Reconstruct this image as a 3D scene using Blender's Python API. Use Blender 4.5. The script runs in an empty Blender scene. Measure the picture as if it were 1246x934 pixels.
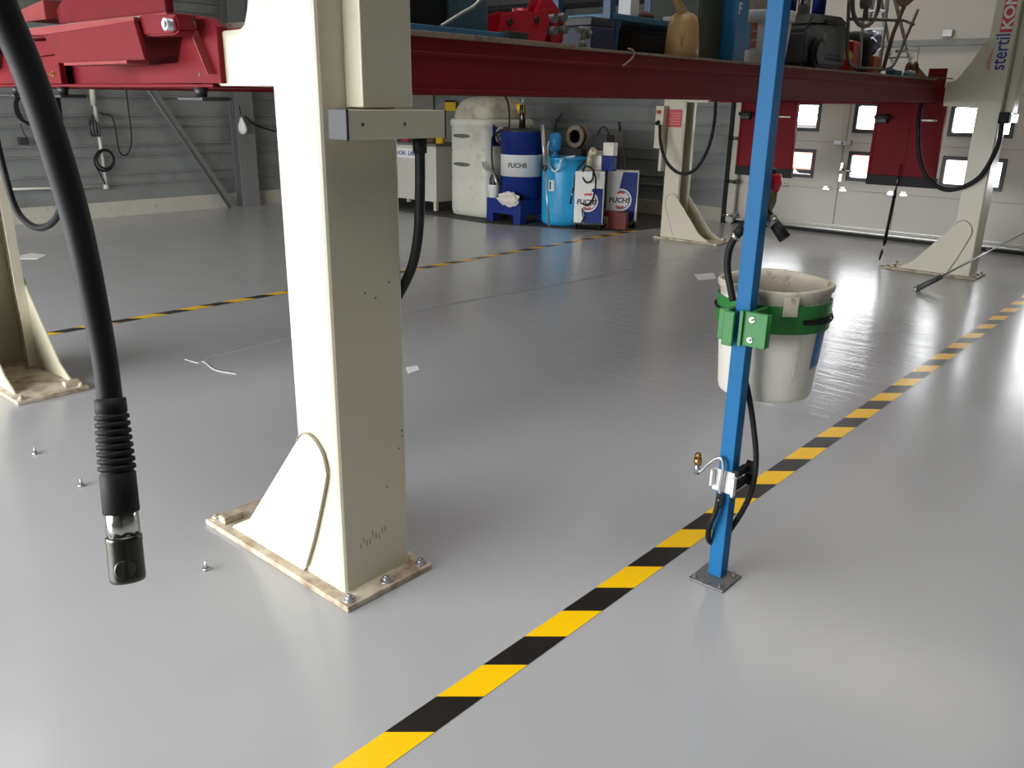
import bpy, bmesh, math, random
from math import sin, cos, pi, radians as R
from mathutils import Vector, Matrix
random.seed(4)
scn = bpy.context.scene
C = scn.collection
# ------------------------------------------------------------------ camera
FPX, PITCH, ROLL, YAW, EYE = 1016.2198, 0.325083831, 0.0173071341, 0.717730864, 1.55
CX, CY = 623.0, 467.0
_h = Vector((cos(YAW), sin(YAW), 0))
_F = (cos(PITCH)*_h - sin(PITCH)*Vector((0, 0, 1))).normalized()
_R0 = _F.cross(Vector((0, 0, 1))).normalized(); _U0 = _R0.cross(_F)
_R = cos(ROLL)*_R0 + sin(ROLL)*_U0; _U = -sin(ROLL)*_R0 + cos(ROLL)*_U0
cam_d = bpy.data.cameras.new('camera'); cam = bpy.data.objects.new('camera', cam_d); C.objects.link(cam)
cam_d.sensor_width = 36; cam_d.lens = FPX/1246*36; cam_d.clip_start = .02; cam_d.clip_end = 200
cam.matrix_world = Matrix(((_R.x, _U.x, -_F.x, 0), (_R.y, _U.y, -_F.y, 0), (_R.z, _U.z, -_F.z, EYE), (0, 0, 0, 1)))
scn.camera = cam
def P(x, y, X=None, Y=None, Z=None, D=None):
    """3D point where the sight line through a photo pixel meets a plane of the room"""
    d = _F + (x-CX)/FPX*_R - (y-CY)/FPX*_U
    t = X/d.x if X is not None else Y/d.y if Y is not None else (Z-EYE)/d.z if Z is not None else D
    return Vector((0, 0, EYE)) + t*d
# ------------------------------------------------------------------ light
scn.view_settings.view_transform = 'Standard'; scn.view_settings.look = 'None'
scn.view_settings.gamma = 1; scn.view_settings.use_curve_mapping = False
scn.view_settings.exposure = 0.0
w = bpy.data.worlds.new('overcast_sky'); scn.world = w; w.use_nodes = True
wn = w.node_tree; bg = wn.nodes['Background']; bg.inputs[0].default_value = (.96, .98, 1, 1); bg.inputs[1].default_value = 16.0
def area(name, loc, rot, sx, sy, power, col):
    l = bpy.data.lights.new(name, 'AREA'); l.shape = 'RECTANGLE'; l.size = sx; l.size_y = sy; l.energy = power; l.color = col
    o = bpy.data.objects.new(name, l); C.objects.link(o); o.location = loc; o.rotation_euler = rot; return o
# daylight comes in by the open gateway behind the camera and the gate windows (portals guide the sampling)
for nm, lc, ry, sx, sy in (('gateway_portal', (-2.98, 5.5, 1.35), -90, 2.7, 8.0), ('window_portal', (11.3, 2.0, 1.15), 90, 1.3, 7.0)):
    o = area(nm, lc, (0, R(ry), 0), sx, sy, 1, (1, 1, 1)); o.data.cycles.is_portal = True
# unseen overhead fills, added to brighten the floor and the far walls
o = area('overhead_fill', (1.6, .9, 5.4), (0, 0, 0), 5.0, 6.0, 74, (1, .985, .96)); o.data.spread = R(85)
o = area('overhead_fill', (6.0, 1.5, 5.4), (0, 0, 0), 4.0, 6.0, 12, (1, .97, .93)); o.data.spread = R(85)
area('overhead_fill', (9.6, 3.8, 5.2), (0, 0, 0), 1.0, 6.0, 70, (1, .93, .82))
area('overhead_fill', (3.5, 8.6, 5.2), (0, 0, 0), 5.0, 1.0, 75, (1, .95, .86))

# ------------------------------------------------------------------ materials
def mat(name, col, rough=.5, metal=0, var=.12, scale=8, bump=0, bscale=60, spec=.5, dirt=None, dirt_scale=4, dirt_lo=.55, dirt_hi=.7, coat=0, emit=None):
    m = bpy.data.materials.new(name); m.use_nodes = True; nt = m.node_tree; b = nt.nodes['Principled BSDF']
    tc = nt.nodes.new('ShaderNodeTexCoord'); n = nt.nodes.new('ShaderNodeTexNoise'); n.inputs['Scale'].default_value = scale; n.inputs['Detail'].default_value = 5
    nt.links.new(tc.outputs['Object'], n.inputs['Vector'])
    mx = nt.nodes.new('ShaderNodeMix'); mx.data_type = 'RGBA'
    mx.inputs[6].default_value = (*[c*(1-var) for c in col], 1); mx.inputs[7].default_value = (*[min(1, c*(1+var)) for c in col], 1)
    nt.links.new(n.outputs['Fac'], mx.inputs[0]); out = mx.outputs[2]
    if dirt:
        n2 = nt.nodes.new('ShaderNodeTexNoise'); n2.inputs['Scale'].default_value = dirt_scale; n2.inputs['Detail'].default_value = 8; n2.inputs['Roughness'].default_value = .65
        nt.links.new(tc.outputs['Object'], n2.inputs['Vector'])
        rp = nt.nodes.new('ShaderNodeMapRange'); rp.inputs[1].default_value = dirt_lo; rp.inputs[2].default_value = dirt_hi
        nt.links.new(n2.outputs['Fac'], rp.inputs[0])
        m2 = nt.nodes.new('ShaderNodeMix'); m2.data_type = 'RGBA'; m2.inputs[7].default_value = (*dirt, 1)
        nt.links.new(rp.outputs[0], m2.inputs[0]); nt.links.new(out, m2.inputs[6]); out = m2.outputs[2]
    nt.links.new(out, b.inputs['Base Color'])
    b.inputs['Roughness'].default_value = rough; b.inputs['Metallic'].default_value = metal
    b.inputs['Specular IOR Level'].default_value = spec; b.inputs['Coat Weight'].default_value = coat
    if bump:
        n3 = nt.nodes.new('ShaderNodeTexNoise'); n3.inputs['Scale'].default_value = bscale; n3.inputs['Detail'].default_value = 3
        nt.links.new(tc.outputs['Object'], n3.inputs['Vector'])
        bp = nt.nodes.new('ShaderNodeBump'); bp.inputs['Strength'].default_value = bump; bp.inputs['Distance'].default_value = .005
        nt.links.new(n3.outputs['Fac'], bp.inputs['Height']); nt.links.new(bp.outputs[0], b.inputs['Normal'])
    return m
cream = mat('cream_paint', (.60, .56, .43), .32, var=.03, scale=3, dirt=(.35, .31, .22), dirt_scale=9, dirt_lo=.68, dirt_hi=.8)
plate_m = mat('worn_cream_plate', (.56, .50, .38), .5, var=.1, scale=10, dirt=(.24, .16, .10), dirt_scale=12, dirt_lo=.40, dirt_hi=.66, bump=.3)
seam_w = mat('dirty_weld_seam', (.33, .28, .20), .7, var=.3, scale=30)
red = mat('red_lift_paint', (.185, .010, .016), .6, spec=.15, var=.12, scale=5, dirt=(.10, .015, .015), dirt_scale=6, dirt_lo=.58, dirt_hi=.8)
redhi = mat('paler_red', (.30, .05, .05), .6, spec=.2, var=.2, scale=20)  # paler red for lips, rails, ribs and the line along the beams
blue_post = mat('blue_post_paint', (.010, .145, .355), .5, spec=.25, var=.05, scale=6)
black_rub = mat('black_rubber', (.008, .008, .009), .6, var=.2, scale=30, spec=.3)
black_hose = mat('black_hose', (.010, .010, .011), .55, var=.15, scale=30, spec=.3)
dark_m = mat('dark_plastic', (.03, .032, .035), .45, var=.2, scale=10)
grey_cap = mat('grey_cap', (.03, .032, .038), .5, var=.1)
steel = mat('galvanised_steel', (.45, .46, .47), .35, metal=.8, var=.2, scale=20)
chrome = mat('chrome', (.62, .62, .58), .18, metal=1, var=.1)
gunmetal = mat('gunmetal', (.10, .10, .085), .25, metal=.9, var=.2)
brass = mat('brass', (.55, .36, .12), .3, metal=1, var=.2)
dusty = mat('dusty_steel_plate', (.18, .175, .17), .5, metal=.4, var=.3, scale=25, dirt=(.04, .04, .04), dirt_scale=30)
white_pl = mat('white_plastic', (.74, .71, .63), .4, var=.04, dirt=(.25, .20, .13), dirt_scale=9, dirt_lo=.6, dirt_hi=.85)
tank_m = mat('milky_plastic', (.56, .55, .48), .5, var=.05, dirt=(.32, .30, .24), dirt_scale=3, dirt_lo=.55, dirt_hi=.8)
dome_m = mat('dirty_dome_plastic', (.44, .42, .34), .5, var=.12, dirt=(.25, .21, .14), dirt_scale=5, dirt_lo=.45, dirt_hi=.7)
rim_m = mat('grimy_bucket_rim', (.52, .47, .38), .6, var=.2, scale=30, dirt=(.13, .10, .06), dirt_scale=26, dirt_lo=.54, dirt_hi=.72)
green = mat('green_paint', (.02, .19, .035), .38, var=.12, dirt=(.02, .12, .03), dirt_scale=30, dirt_lo=.55, dirt_hi=.7)
navy = mat('navy_paint', (.010, .026, .17), .45, spec=.3, var=.1)
cyan = mat('cyan_plastic', (.02, .33, .62), .38, var=.06, scale=3)
cyan_d = mat('blue_pump_plastic', (.02, .24, .55), .35)
shelf_blue = mat('dull_blue_steel', (.05, .17, .29), .45, var=.2, dirt=(.03, .05, .07), dirt_scale=8)
deck_blue = mat('blue_cabinet_paint', (.025, .19, .40), .4, var=.12)
dgreen = mat('dark_green_steel', (.055, .065, .038), .6, var=.15, scale=4)
dgreen2 = mat('darker_green_steel', (.03, .036, .022), .6, var=.15, scale=4)
wood = mat('dusty_plywood', (.26, .20, .145), .75, var=.3, scale=25, dirt=(.09, .06, .04), dirt_scale=20)
tan = mat('tan_plastic', (.44, .28, .11), .4, var=.2, scale=5, dirt=(.22, .13, .05), dirt_scale=12, dirt_lo=.6)
white = mat('white_paint', (.75, .75, .73), .4, var=.03)
red_br = mat('bright_red_paint', (.55, .012, .03), .28, var=.1)
red_lbl = mat('red_label', (.55, .06, .08), .5, var=.05)
ink_blue = mat('blue_lettering', (.02, .05, .28), .5, var=.02)
ink_black = mat('black_lettering', (.02, .02, .02), .5, var=.02)
ink_red = mat('red_lettering', (.60, .04, .04), .5, var=.02)
yellow = mat('yellow_plastic', (.72, .42, .02), .5, var=.1)
orange = mat('orange_plastic', (.5, .1, .04), .5, var=.15)
case_m = mat('dark_grey_plastic', (.075, .08, .078), .5, var=.12)
rusty = mat('rusty_iron', (.14, .075, .045), .7, var=.35, scale=30)
frame_m = mat('grey_iron_frame', (.13, .125, .11), .5, metal=.5, var=.3, scale=20)
alu = mat('aluminium', (.42, .42, .40), .4, metal=.7, var=.15)
rag = mat('white_rag', (.62, .58, .50), .9, var=.2, scale=30)
redbox_m = mat('brown_red_box', (.12, .018, .015), .5, var=.2)
door_m = mat('gate_panel_white', (.54, .52, .47), .45, var=.04, scale=2, bump=.15, bscale=200)
seam_m = mat('panel_seam', (.25, .24, .21), .6)
wall_beige = mat('beige_wall', (.50, .48, .42), .7, var=.05, scale=2)
clad = mat('grey_wall_cladding', (.225, .235, .225), .42, metal=.15, var=.12, scale=2, dirt=(.12, .125, .12), dirt_scale=1.6, dirt_lo=.5, dirt_hi=.75)
clad_d = mat('grey_structural_steel', (.20, .21, .205), .45, metal=.3, var=.1)
plinth_m = mat('concrete_plinth', (.40, .38, .33), .8, var=.1, scale=6, dirt=(.22, .2, .17), dirt_scale=12, dirt_lo=.6)
ceil_m = mat('dark_ceiling', (.10, .10, .10), .8)
tape_y = mat('tape_yellow', (.90, .53, .0), .30, var=.03)
tape_b = mat('tape_black', (.014, .012, .010), .30, var=.1)
mat_dark = mat('dark_floor_mat', (.05, .048, .042), .7, var=.3, scale=60, bump=.5)
paper_m = mat('paper', (.7, .7, .68), .6, var=.02)
tarmac = mat('pale_yard_paving', (.38, .38, .38), .8)
car_red = mat('red_car_paint', (.55, .16, .13), .3)
beige_canister = mat('beige_canister', (.55, .48, .33), .5)
clear_hose = mat('milky_hose', (.55, .66, .68), .3)
# floor: grey glossy epoxy with faint roller texture and scuffs
floor_m = bpy.data.materials.new('grey_epoxy_floor'); floor_m.use_nodes = True
nt = floor_m.node_tree; b = nt.nodes['Principled BSDF']
tc = nt.nodes.new('ShaderNodeTexCoord')
def noise(sc, det=4, rough=.5, vec=None):
    n = nt.nodes.new('ShaderNodeTexNoise'); n.inputs['Scale'].default_value = sc; n.inputs['Detail'].default_value = det; n.inputs['Roughness'].default_value = rough
    nt.links.new(vec or tc.outputs['Object'], n.inputs['Vector']); return n
n1 = noise(1.1, 6, .6)
mx = nt.nodes.new('ShaderNodeMix'); mx.data_type = 'RGBA'; mx.inputs[6].default_value = (.345, .347, .355, 1); mx.inputs[7].default_value = (.395, .397, .406, 1)
nt.links.new(n1.outputs['Fac'], mx.inputs[0]); nt.links.new(mx.outputs[2], b.inputs['Base Color'])
n2 = noise(3, 5, .6); mr = nt.nodes.new('ShaderNodeMapRange'); mr.inputs[1].default_value = .3; mr.inputs[2].default_value = .75; mr.inputs[3].default_value = .17; mr.inputs[4].default_value = .26
nt.links.new(n2.outputs['Fac'], mr.inputs[0]); nt.links.new(mr.outputs[0], b.inputs['Roughness'])
mp = nt.nodes.new('ShaderNodeMapping'); mp.inputs['Rotation'].default_value = (0, 0, R(-20)); mp.inputs['Scale'].default_value = (9, 1.3, 1)
nt.links.new(tc.outputs['Object'], mp.inputs['Vector'])
n3 = noise(1.6, 4, .6, mp.outputs[0]); n4 = noise(90, 2, .5)
ad = nt.nodes.new('ShaderNodeMath'); ad.operation = 'MULTIPLY_ADD'; ad.inputs[1].default_value = .10
nt.links.new(n4.outputs['Fac'], ad.inputs[0]); nt.links.new(n3.outputs['Fac'], ad.inputs[2])
sx_ = nt.nodes.new('ShaderNodeSeparateXYZ'); nt.links.new(tc.outputs['Object'], sx_.inputs[0])
def ramp(sock, a, c):
    m_ = nt.nodes.new('ShaderNodeMapRange'); m_.inputs[1].default_value = a; m_.inputs[2].default_value = c; nt.links.new(sock, m_.inputs[0]); return m_.outputs[0]
def mul(a, c):
    m_ = nt.nodes.new('ShaderNodeMath'); m_.operation = 'MULTIPLY'; nt.links.new(a, m_.inputs[0])
    if isinstance(c, float): m_.inputs[1].default_value = c
    else: nt.links.new(c, m_.inputs[1])
    return m_.outputs[0]
# rolled texture is coarser in the lane between the two tapes
lane = mul(mul(ramp(sx_.outputs[0], 3.2, 5.0), ramp(sx_.outputs[1], 1.35, 1.5)), ramp(sx_.outputs[1], 6.0, 5.0))
st = nt.nodes.new('ShaderNodeMath'); st.operation = 'MULTIPLY_ADD'; st.inputs[1].default_value = .5; st.inputs[2].default_value = .03; nt.links.new(lane, st.inputs[0])
bp = nt.nodes.new('ShaderNodeBump'); bp.inputs['Distance'].default_value = .010; nt.links.new(st.outputs[0], bp.inputs['Strength'])
nt.links.new(ad.outputs[0], bp.inputs['Height']); nt.links.new(bp.outputs[0], b.inputs['Normal'])
b.inputs['IOR'].default_value = 1.5
# window glass: clear pane with ordinary reflection
glass = bpy.data.materials.new('window_glass'); glass.use_nodes = True; g = glass.node_tree; g.nodes.clear()
go = g.nodes.new('ShaderNodeOutputMaterial'); gm = g.nodes.new('ShaderNodeMixShader'); gt = g.nodes.new('ShaderNodeBsdfTransparent'); gg = g.nodes.new('ShaderNodeBsdfGlossy'); gf = g.nodes.new('ShaderNodeFresnel')
gg.inputs['Roughness'].default_value = .02; g.links.new(gf.outputs[0], gm.inputs[0]); g.links.new(gt.outputs[0], gm.inputs[1]); g.links.new(gg.outputs[0], gm.inputs[2]); g.links.new(gm.outputs[0], go.inputs[0])

# ------------------------------------------------------------------ mesh helpers
def box(bm, x0, x1, y0, y1, z0, z1, bev=0):
    v = [bm.verts.new((x, y, z)) for z in (min(z0, z1), max(z0, z1)) for y in (min(y0, y1), max(y0, y1)) for x in (min(x0, x1), max(x0, x1))]
    fs = [bm.faces.new([v[i] for i in q]) for q in ((0, 2, 3, 1), (4, 5, 7, 6), (0, 1, 5, 4), (2, 6, 7, 3), (0, 4, 6, 2), (1, 3, 7, 5))]
    if bev:
        es = list({e for f in fs for e in f.edges})
        bmesh.ops.bevel(bm, geom=es, offset=bev, segments=2, affect='EDGES', profile=.5)
def prism(bm, pts, axis, a, c, bev=0):
    """polygon pts (u,v) swept along axis from a to c. axis x: (y,z) y: (x,z) z: (x,y)"""
    def mk(t, p): return {'x': (t, p[0], p[1]), 'y': (p[0], t, p[1]), 'z': (p[0], p[1], t)}[axis]
    A = [bm.verts.new(mk(a, p)) for p in pts]; B = [bm.verts.new(mk(c, p)) for p in pts]
    n = len(pts); fs = [bm.faces.new(A), bm.faces.new(B[::-1])]
    for i in range(n): fs.append(bm.faces.new((A[i], B[i], B[(i+1) % n], A[(i+1) % n])))
    bmesh.ops.recalc_face_normals(bm, faces=fs)
    if bev: bmesh.ops.bevel(bm, geom=list({e for f in fs for e in f.edges}), offset=bev, segments=2, affect='EDGES')
def frame_of(d):
    d = d.normalized(); u = d.cross(Vector((0, 0, 1)))
    if u.length < 1e-3: u = d.cross(Vector((1, 0, 0)))
    u.normalize(); return u, d.cross(u).normalized()
def cyl(bm, a, c, r, r2=None, n=20, caps=True):
    a, c = Vector(a), Vector(c); r2 = r if r2 is None else r2; u, v = frame_of(c-a)
    A = [bm.verts.new(a+r*(cos(2*pi*i/n)*u+sin(2*pi*i/n)*v)) for i in range(n)]; B = [bm.verts.new(c+r2*(cos(2*pi*i/n)*u+sin(2*pi*i/n)*v)) for i in range(n)]
    fs = [bm.faces.new((A[i], A[(i+1) % n], B[(i+1) % n], B[i])) for i in range(n)]
    for f in fs: f.smooth = True
    if caps: fs += [bm.faces.new(A[::-1]), bm.faces.new(B)]
    bmesh.ops.recalc_face_normals(bm, faces=fs)
def lathe(bm, prof, cx=0, cy=0, n=40, sx=1, sy=1, p=2.0, a=None, c=None):
    """profile (r,z) about a vertical axis; p>2 makes rounded-square sections; a,c: axis ends for a tilted lathe (z is then distance from a)"""
    rings = []
    if a is not None: a = Vector(a); d = (Vector(c)-a).normalized(); u, v = frame_of(d)
    for r, z in prof:
        ring = []
        for i in range(n):
            t = 2*pi*i/n; k = 1/((abs(cos(t))**p+abs(sin(t))**p)**(1/p)) if p != 2 else 1
            x, y = r*k*cos(t)*sx, r*k*sin(t)*sy
            ring.append(bm.verts.new((cx+x, cy+y, z) if a is None else a+d*z+u*x+v*y))
        rings.append(ring)
    fs = []
    for A, B in zip(rings, rings[1:]):
        for i in range(n):
            f = bm.faces.new((A[i], A[(i+1) % n], B[(i+1) % n], B[i])); f.smooth = True; fs.append(f)
    fs.append(bm.faces.new(rings[0][::-1])); fs.append(bm.faces.new(rings[-1]))
    bmesh.ops.recalc_face_normals(bm, faces=fs)
def spline(pts, k=8):
    pts = [Vector(p) for p in pts]; q = [2*pts[0]-pts[1]]+pts+[2*pts[-1]-pts[-2]]; out = []
    for i in range(1, len(q)-2):
        for j in range(k):
            t = j/k; a, b_, c, d = q[i-1:i+3]
            out.append(.5*((2*b_)+(c-a)*t+(2*a-5*b_+4*c-d)*t*t+(3*b_-a-3*c+d)*t**3))
    return out+[pts[-1]]
def tube(bm, pts, r, n=12, smooth=True, k=8):
    """swept round tube along points; r is one radius or one per given point"""
    P_ = spline(pts, k) if smooth else [Vector(p) for p in pts]
    N = len(P_)
    rr = [r]*N if not isinstance(r, (list, tuple)) else [r[min(int(i/(N-1)*(len(r)-1)), len(r)-2)]*(1-((i/(N-1)*(len(r)-1)) % 1 if i < N-1 else 1))+r[min(int(i/(N-1)*(len(r)-1)), len(r)-2)+1]*((i/(N-1)*(len(r)-1)) % 1 if i < N-1 else 1) for i in range(N)]
    d = (P_[1]-P_[0]).normalized(); u, v = frame_of(d); rings = []
    for i, p in enumerate(P_):
        d2 = (P_[min(i+1, N-1)]-P_[max(i-1, 0)]).normalized()
        u = (u-d2*u.dot(d2)).normalized(); v = d2.cross(u)
        rings.append([bm.verts.new(p+rr[i]*(cos(2*pi*j/n)*u+sin(2*pi*j/n)*v)) for j in range(n)])
    fs = []
    for A, B in zip(rings, rings[1:]):
        for j in range(n):
            f = bm.faces.new((A[j], A[(j+1) % n], B[(j+1) % n], B[j])); f.smooth = True; fs.append(f)
    fs += [bm.faces.new(rings[0][::-1]), bm.faces.new(rings[-1])]
    bmesh.ops.recalc_face_normals(bm, faces=fs)
def hexbolt(bm, c, r, h, ax='z'):
    c = Vector(c); d = {'z': Vector((0, 0, 1)), 'x': Vector((-1, 0, 0)), 'y': Vector((0, -1, 0))}[ax]
    cyl(bm, c, c+d*.004, r*1.5, n=16); cyl(bm, c+d*.003, c+d*(.003+h), r, n=6); cyl(bm, c+d*(.003+h), c+d*(.01+h), r*.55, n=10)
INV = {}
def obj(name, bm, m, parent=None, world=True, mats=None, smooth=None):
    """link bm as ONE mesh object; with a parent and world=True, coordinates given in the room are moved into the thing's own frame"""
    if parent is not None and world: bmesh.ops.transform(bm, matrix=INV[parent.name], verts=bm.verts)
    me = bpy.data.meshes.new(name); bm.to_mesh(me); bm.free()
    for k in (mats or [m]): me.materials.append(k)
    o = bpy.data.objects.new(name, me); C.objects.link(o)
    if parent is not None:
        o.parent = parent
        if parent.name in INV: INV[o.name] = INV[parent.name]
    else: INV[o.name] = Matrix()
    return o
def tag(o, label, cat, group=None, kind=None):
    o['label'] = label; o['category'] = cat
    if group: o['group'] = group
    if kind: o['kind'] = kind
    return o
def thing(name, label, cat, loc=(0, 0, 0), rotz=0, group=None):
    o = bpy.data.objects.new(name, None); C.objects.link(o); o.empty_display_size = .1
    o.location = loc; o.rotation_euler = (0, 0, rotz)
    INV[o.name] = (Matrix.Translation(Vector(loc)) @ Matrix.Rotation(rotz, 4, 'Z')).inverted()
    return tag(o, label, cat, group)
def struct(name, bm, m, parent=None, mats=None):
    o = obj(name, bm, m, parent, mats=mats)
    if parent is None: o['kind'] = 'structure'
    return o
def N(): return bmesh.new()
def one(fn, *a, **k): bm = N(); fn(bm, *a, **k); return bm
def text_bm(s, size, origin, right, up, ext=.0015, bold=.0, sx=1.0, shear=0):
    cu = bpy.data.curves.new('lettering', 'FONT'); cu.body = s; cu.size = size; cu.extrude = ext; cu.offset = bold*size; cu.shear = shear; cu.resolution_u = 3
    o = bpy.data.objects.new('lettering', cu); C.objects.link(o)
    bpy.context.view_layer.update(); dg = bpy.context.evaluated_depsgraph_get()
    me = bpy.data.meshes.new_from_object(o.evaluated_get(dg)); bm = N(); bm.from_mesh(me)
    bpy.data.objects.remove(o); bpy.data.meshes.remove(me)
    r_, u_ = Vector(right).normalized(), Vector(up).normalized(); n_ = r_.cross(u_); o_ = Vector(origin)
    for v in bm.verts: v.co = o_+r_*v.co.x*sx+u_*v.co.y+n_*v.co.z
    return bm
def disc(bm, c, right, up, r0, r1, th=.001, a0=0, a1=2*pi, n=28):
    """flat ring or disc printed on a surface"""
    c = Vector(c); r_, u_ = Vector(right).normalized(), Vector(up).normalized(); nn = r_.cross(u_)*th
    full = abs(a1-a0-2*pi) < 1e-4
    def pt(r, t, o_): return c+r_*(r*cos(t))+u_*(r*sin(t))+o_*nn
    ts = [a0+(a1-a0)*i/n for i in range(n+1)]
    for t0, t1 in zip(ts, ts[1:]):
        if r0 > 0: bm.faces.new([bm.verts.new(pt(*q, 1)) for q in ((r0, t0), (r1, t0), (r1, t1), (r0, t1))])
        else: bm.faces.new([bm.verts.new(pt(*q, 1)) for q in ((0, t0), (r1, t0), (r1, t1))])

# ------------------------------------------------------------------ the room
XB, YL, XR, YR, ZC = 10.95, 11.6, -3.0, -5.0, 5.6          # far wall, left wall, wall behind camera, right wall, ceiling
o = struct('floor', one(box, XR, XB+.3, YR, YL+.3, -.1, 0), floor_m)
struct('ceiling', one(box, XR, XB+.3, YR, YL+.3, ZC, ZC+.1), ceil_m)
def cladding(bm, axis, pos, a, c, z0, z1, side, per=.24, dep=.034):
    """horizontal trapezoid sheeting, thin raised rib each period"""
    pr = []; z = z0; k = 0
    while z < z1:
        h = per*(.55 if k % 2 else 1); e = min(z+h, z1)
        pr += [(0, z), (0, max(z, e-.030)), (dep, max(z, e-.024)), (dep, e-.006), (0, e)]; z = e; k += 1
    for (d0, s0), (d1, s1) in zip(pr, pr[1:]):
        if s1-s0 < 1e-5 and d0 == d1: continue
        def q(t, d, s): return (pos-side*d, t, s) if axis == 'x' else (t, pos-side*d, s)
        bm.faces.new([bm.verts.new(v) for v in (q(a, d0, s0), q(c, d0, s0), q(c, d1, s1), q(a, d1, s1))])
    bmesh.ops.remove_doubles(bm, verts=bm.verts, dist=1e-5); bmesh.ops.recalc_face_normals(bm, faces=bm.faces)
bm = N(); cladding(bm, 'x', XB, 5.62, YL, .2, ZC, 1); box(bm, XB+.02, XB+.2, 5.62, YL+.3, 0, ZC); struct('wall_back', bm, clad)
bm = N(); cladding(bm, 'y', YL, XR, XB, .2, ZC, 1); box(bm, XR, XB+.2, YL+.02, YL+.2, 0, ZC); struct('wall_left', bm, clad)
struct('baseboard_left', one(box, XR, XB, YL-.06, YL+.02, 0, .2), plinth_m)
struct('baseboard_back', one(box, XB-.06, XB+.02, 5.62, YL-.06, 0, .2), plinth_m)
struct('wall_right', one(box, XR, XB+.2, YR-.15, YR, 0, ZC), clad_d)
bm = N(); box(bm, XR-.15, XR, YR, 1.5, 0, ZC); box(bm, XR-.15, XR, 9.5, YL+.2, 0, ZC); box(bm, XR-.15, XR, 1.5, 9.5, 2.7, ZC); struct('wall_rear', bm, wall_beige)
# far wall above and right of the gate
bm = N(); box(bm, XB+.04, XB+.2, YR, 5.62, 4.1, ZC); box(bm, XB+.04, XB+.2, YR, -1.4, 0, 4.1); struct('wall_back_upper', bm, wall_beige)
# ---- sectional gate: five panels, two rows of windows, jamb, rollers, black floor seal
GY0, GY1 = -1.4, 5.5
rows = [(0.07, .56), (.56, 1.14), (1.14, 1.72), (1.72, 2.28), (2.28, 2.9), (2.9, 3.5), (3.5, 4.1)]
WW, wins = .68, [4.43+1.1*k for k in (0, -1, -2, -3, -4, -5)]
gate = bpy.data.objects.new('door_1', None); C.objects.link(gate); gate['kind'] = 'structure'; gate.location = (XB, 2, 0); INV['door_1'] = Matrix.Translation((-XB, -2, 0))
for k, (z0, z1) in enumerate(rows):
    bm = N()
    if k in (1, 2):
        wz0, wz1 = (.70, 1.02) if k == 1 else (1.28, 1.60)
        box(bm, XB, XB+.05, GY0, GY1, z0+.003, wz0); box(bm, XB, XB+.05, GY0, GY1, wz1, z1-.003)
        e = [GY0]+sorted([y for w0 in wins for y in (w0+.02, w0+WW-.02)])+[GY1]
        for a, c in zip(e[::2], e[1::2]): box(bm, XB, XB+.05, a, min(c, GY1), wz0, wz1)
    else:
        box(bm, XB, XB+.05, GY0, GY1, z0+.003, z1-.003)
        m_ = (z0+z1)/2
    obj('gate_panel', bm, door_m, gate)
struct('door_1_backing', one(box, XB+.049, XB+.055, GY0, GY1, .56, .70), seam_m, gate)
for k in (0, 1):
    wz0, wz1 = (.68, 1.04) if k == 0 else (1.26, 1.62)
    for w0 in wins:
        bm = N(); a, c = w0, w0+WW; t = .045
        for bx in ((a, c, wz0, wz0+t), (a, c, wz1-t, wz1), (a, a+t, wz0+t, wz1-t), (c-t, c, wz0+t, wz1-t)): box(bm, XB-.012, XB+.062, bx[0], bx[1], bx[2], bx[3], .004)
        fr = obj('window_frame', bm, dark_m, gate)
        obj('pane', one(box, XB+.02, XB+.026, a+t-.004, c-t+.004, wz0+t-.004, wz1-t+.004), glass, fr)
obj('floor_seal', one(box, XB-.02, XB+.05, GY0, GY1, 0, .035), black_rub, gate)
bm = N(); box(bm, XB+.005, XB+.05, GY0, GY1, .035, .075); [box(bm, XB+.006, XB+.052, GY0, GY1, z_-.006, z_+.006) for z_ in (.56, 1.14, 1.72, 2.28, 2.9, 3.5)]; obj('panel_joint', bm, seam_m, gate)
bm = N(); box(bm, XB-.03, XB, GY0, GY1, .05, .075, .004); box(bm, XB-.015, XB, GY0, GY1, .11, .118); obj('bottom_rail', bm, alu, gate)
bm = N()
for y in (4.09, 3.37, 1.0): box(bm, XB-.004, XB, y-.006, y+.006, .12, 2.26)
obj('wicket_seam', bm, seam_m, gate)
obj('mullion', one(box, XB-.03, XB, 4.06, 4.12, 1.14, 2.3, .004), wall_beige, gate)
bm = N()
for y, z in ((4.04, 1.14), (4.16, 1.14)): box(bm, XB-.035, XB, y-.05, y+.05, z-.03, z+.03, .004)
obj('hinge', bm, alu, gate)
for y in (4.24, 4.02, 4.78, 3.43, 3.28):
    bm = N(); box(bm, XB-.012, XB, y-.045, y+.045, .545, .575, .003); box(bm, XB-.02, XB, y-.03, y+.03, .58, .60, .003); obj('hinge', bm, chrome, gate)
bm = N(); [box(bm, XB-.02, XB, 4.07-.02, 4.07+.02, z, z+.10, .004) for z in (.80, .66)]; obj('lock_plate', bm, chrome, gate)
bm = N(); box(bm, XB-.06, XB-.02, 4.05, 4.08, .80, .83, .004); cyl(bm, (XB-.05, 4.06, .81), (XB-.05, 3.92, .80), .010); obj('door_handle', bm, chrome, gate)
bm = N(); box(bm, XB-.05, XB+.05, 5.5, 5.62, 0, 3.5); obj('jamb', bm, alu, gate)
obj('track', one(box, XB-.11, XB-.05, 5.45, 5.56, .02, 3.4, .004), door_m, gate)
obj('jamb_seal', one(box, XB-.10, XB+.03, 5.575, 5.635, 0, 3.5), black_rub, gate)
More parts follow.
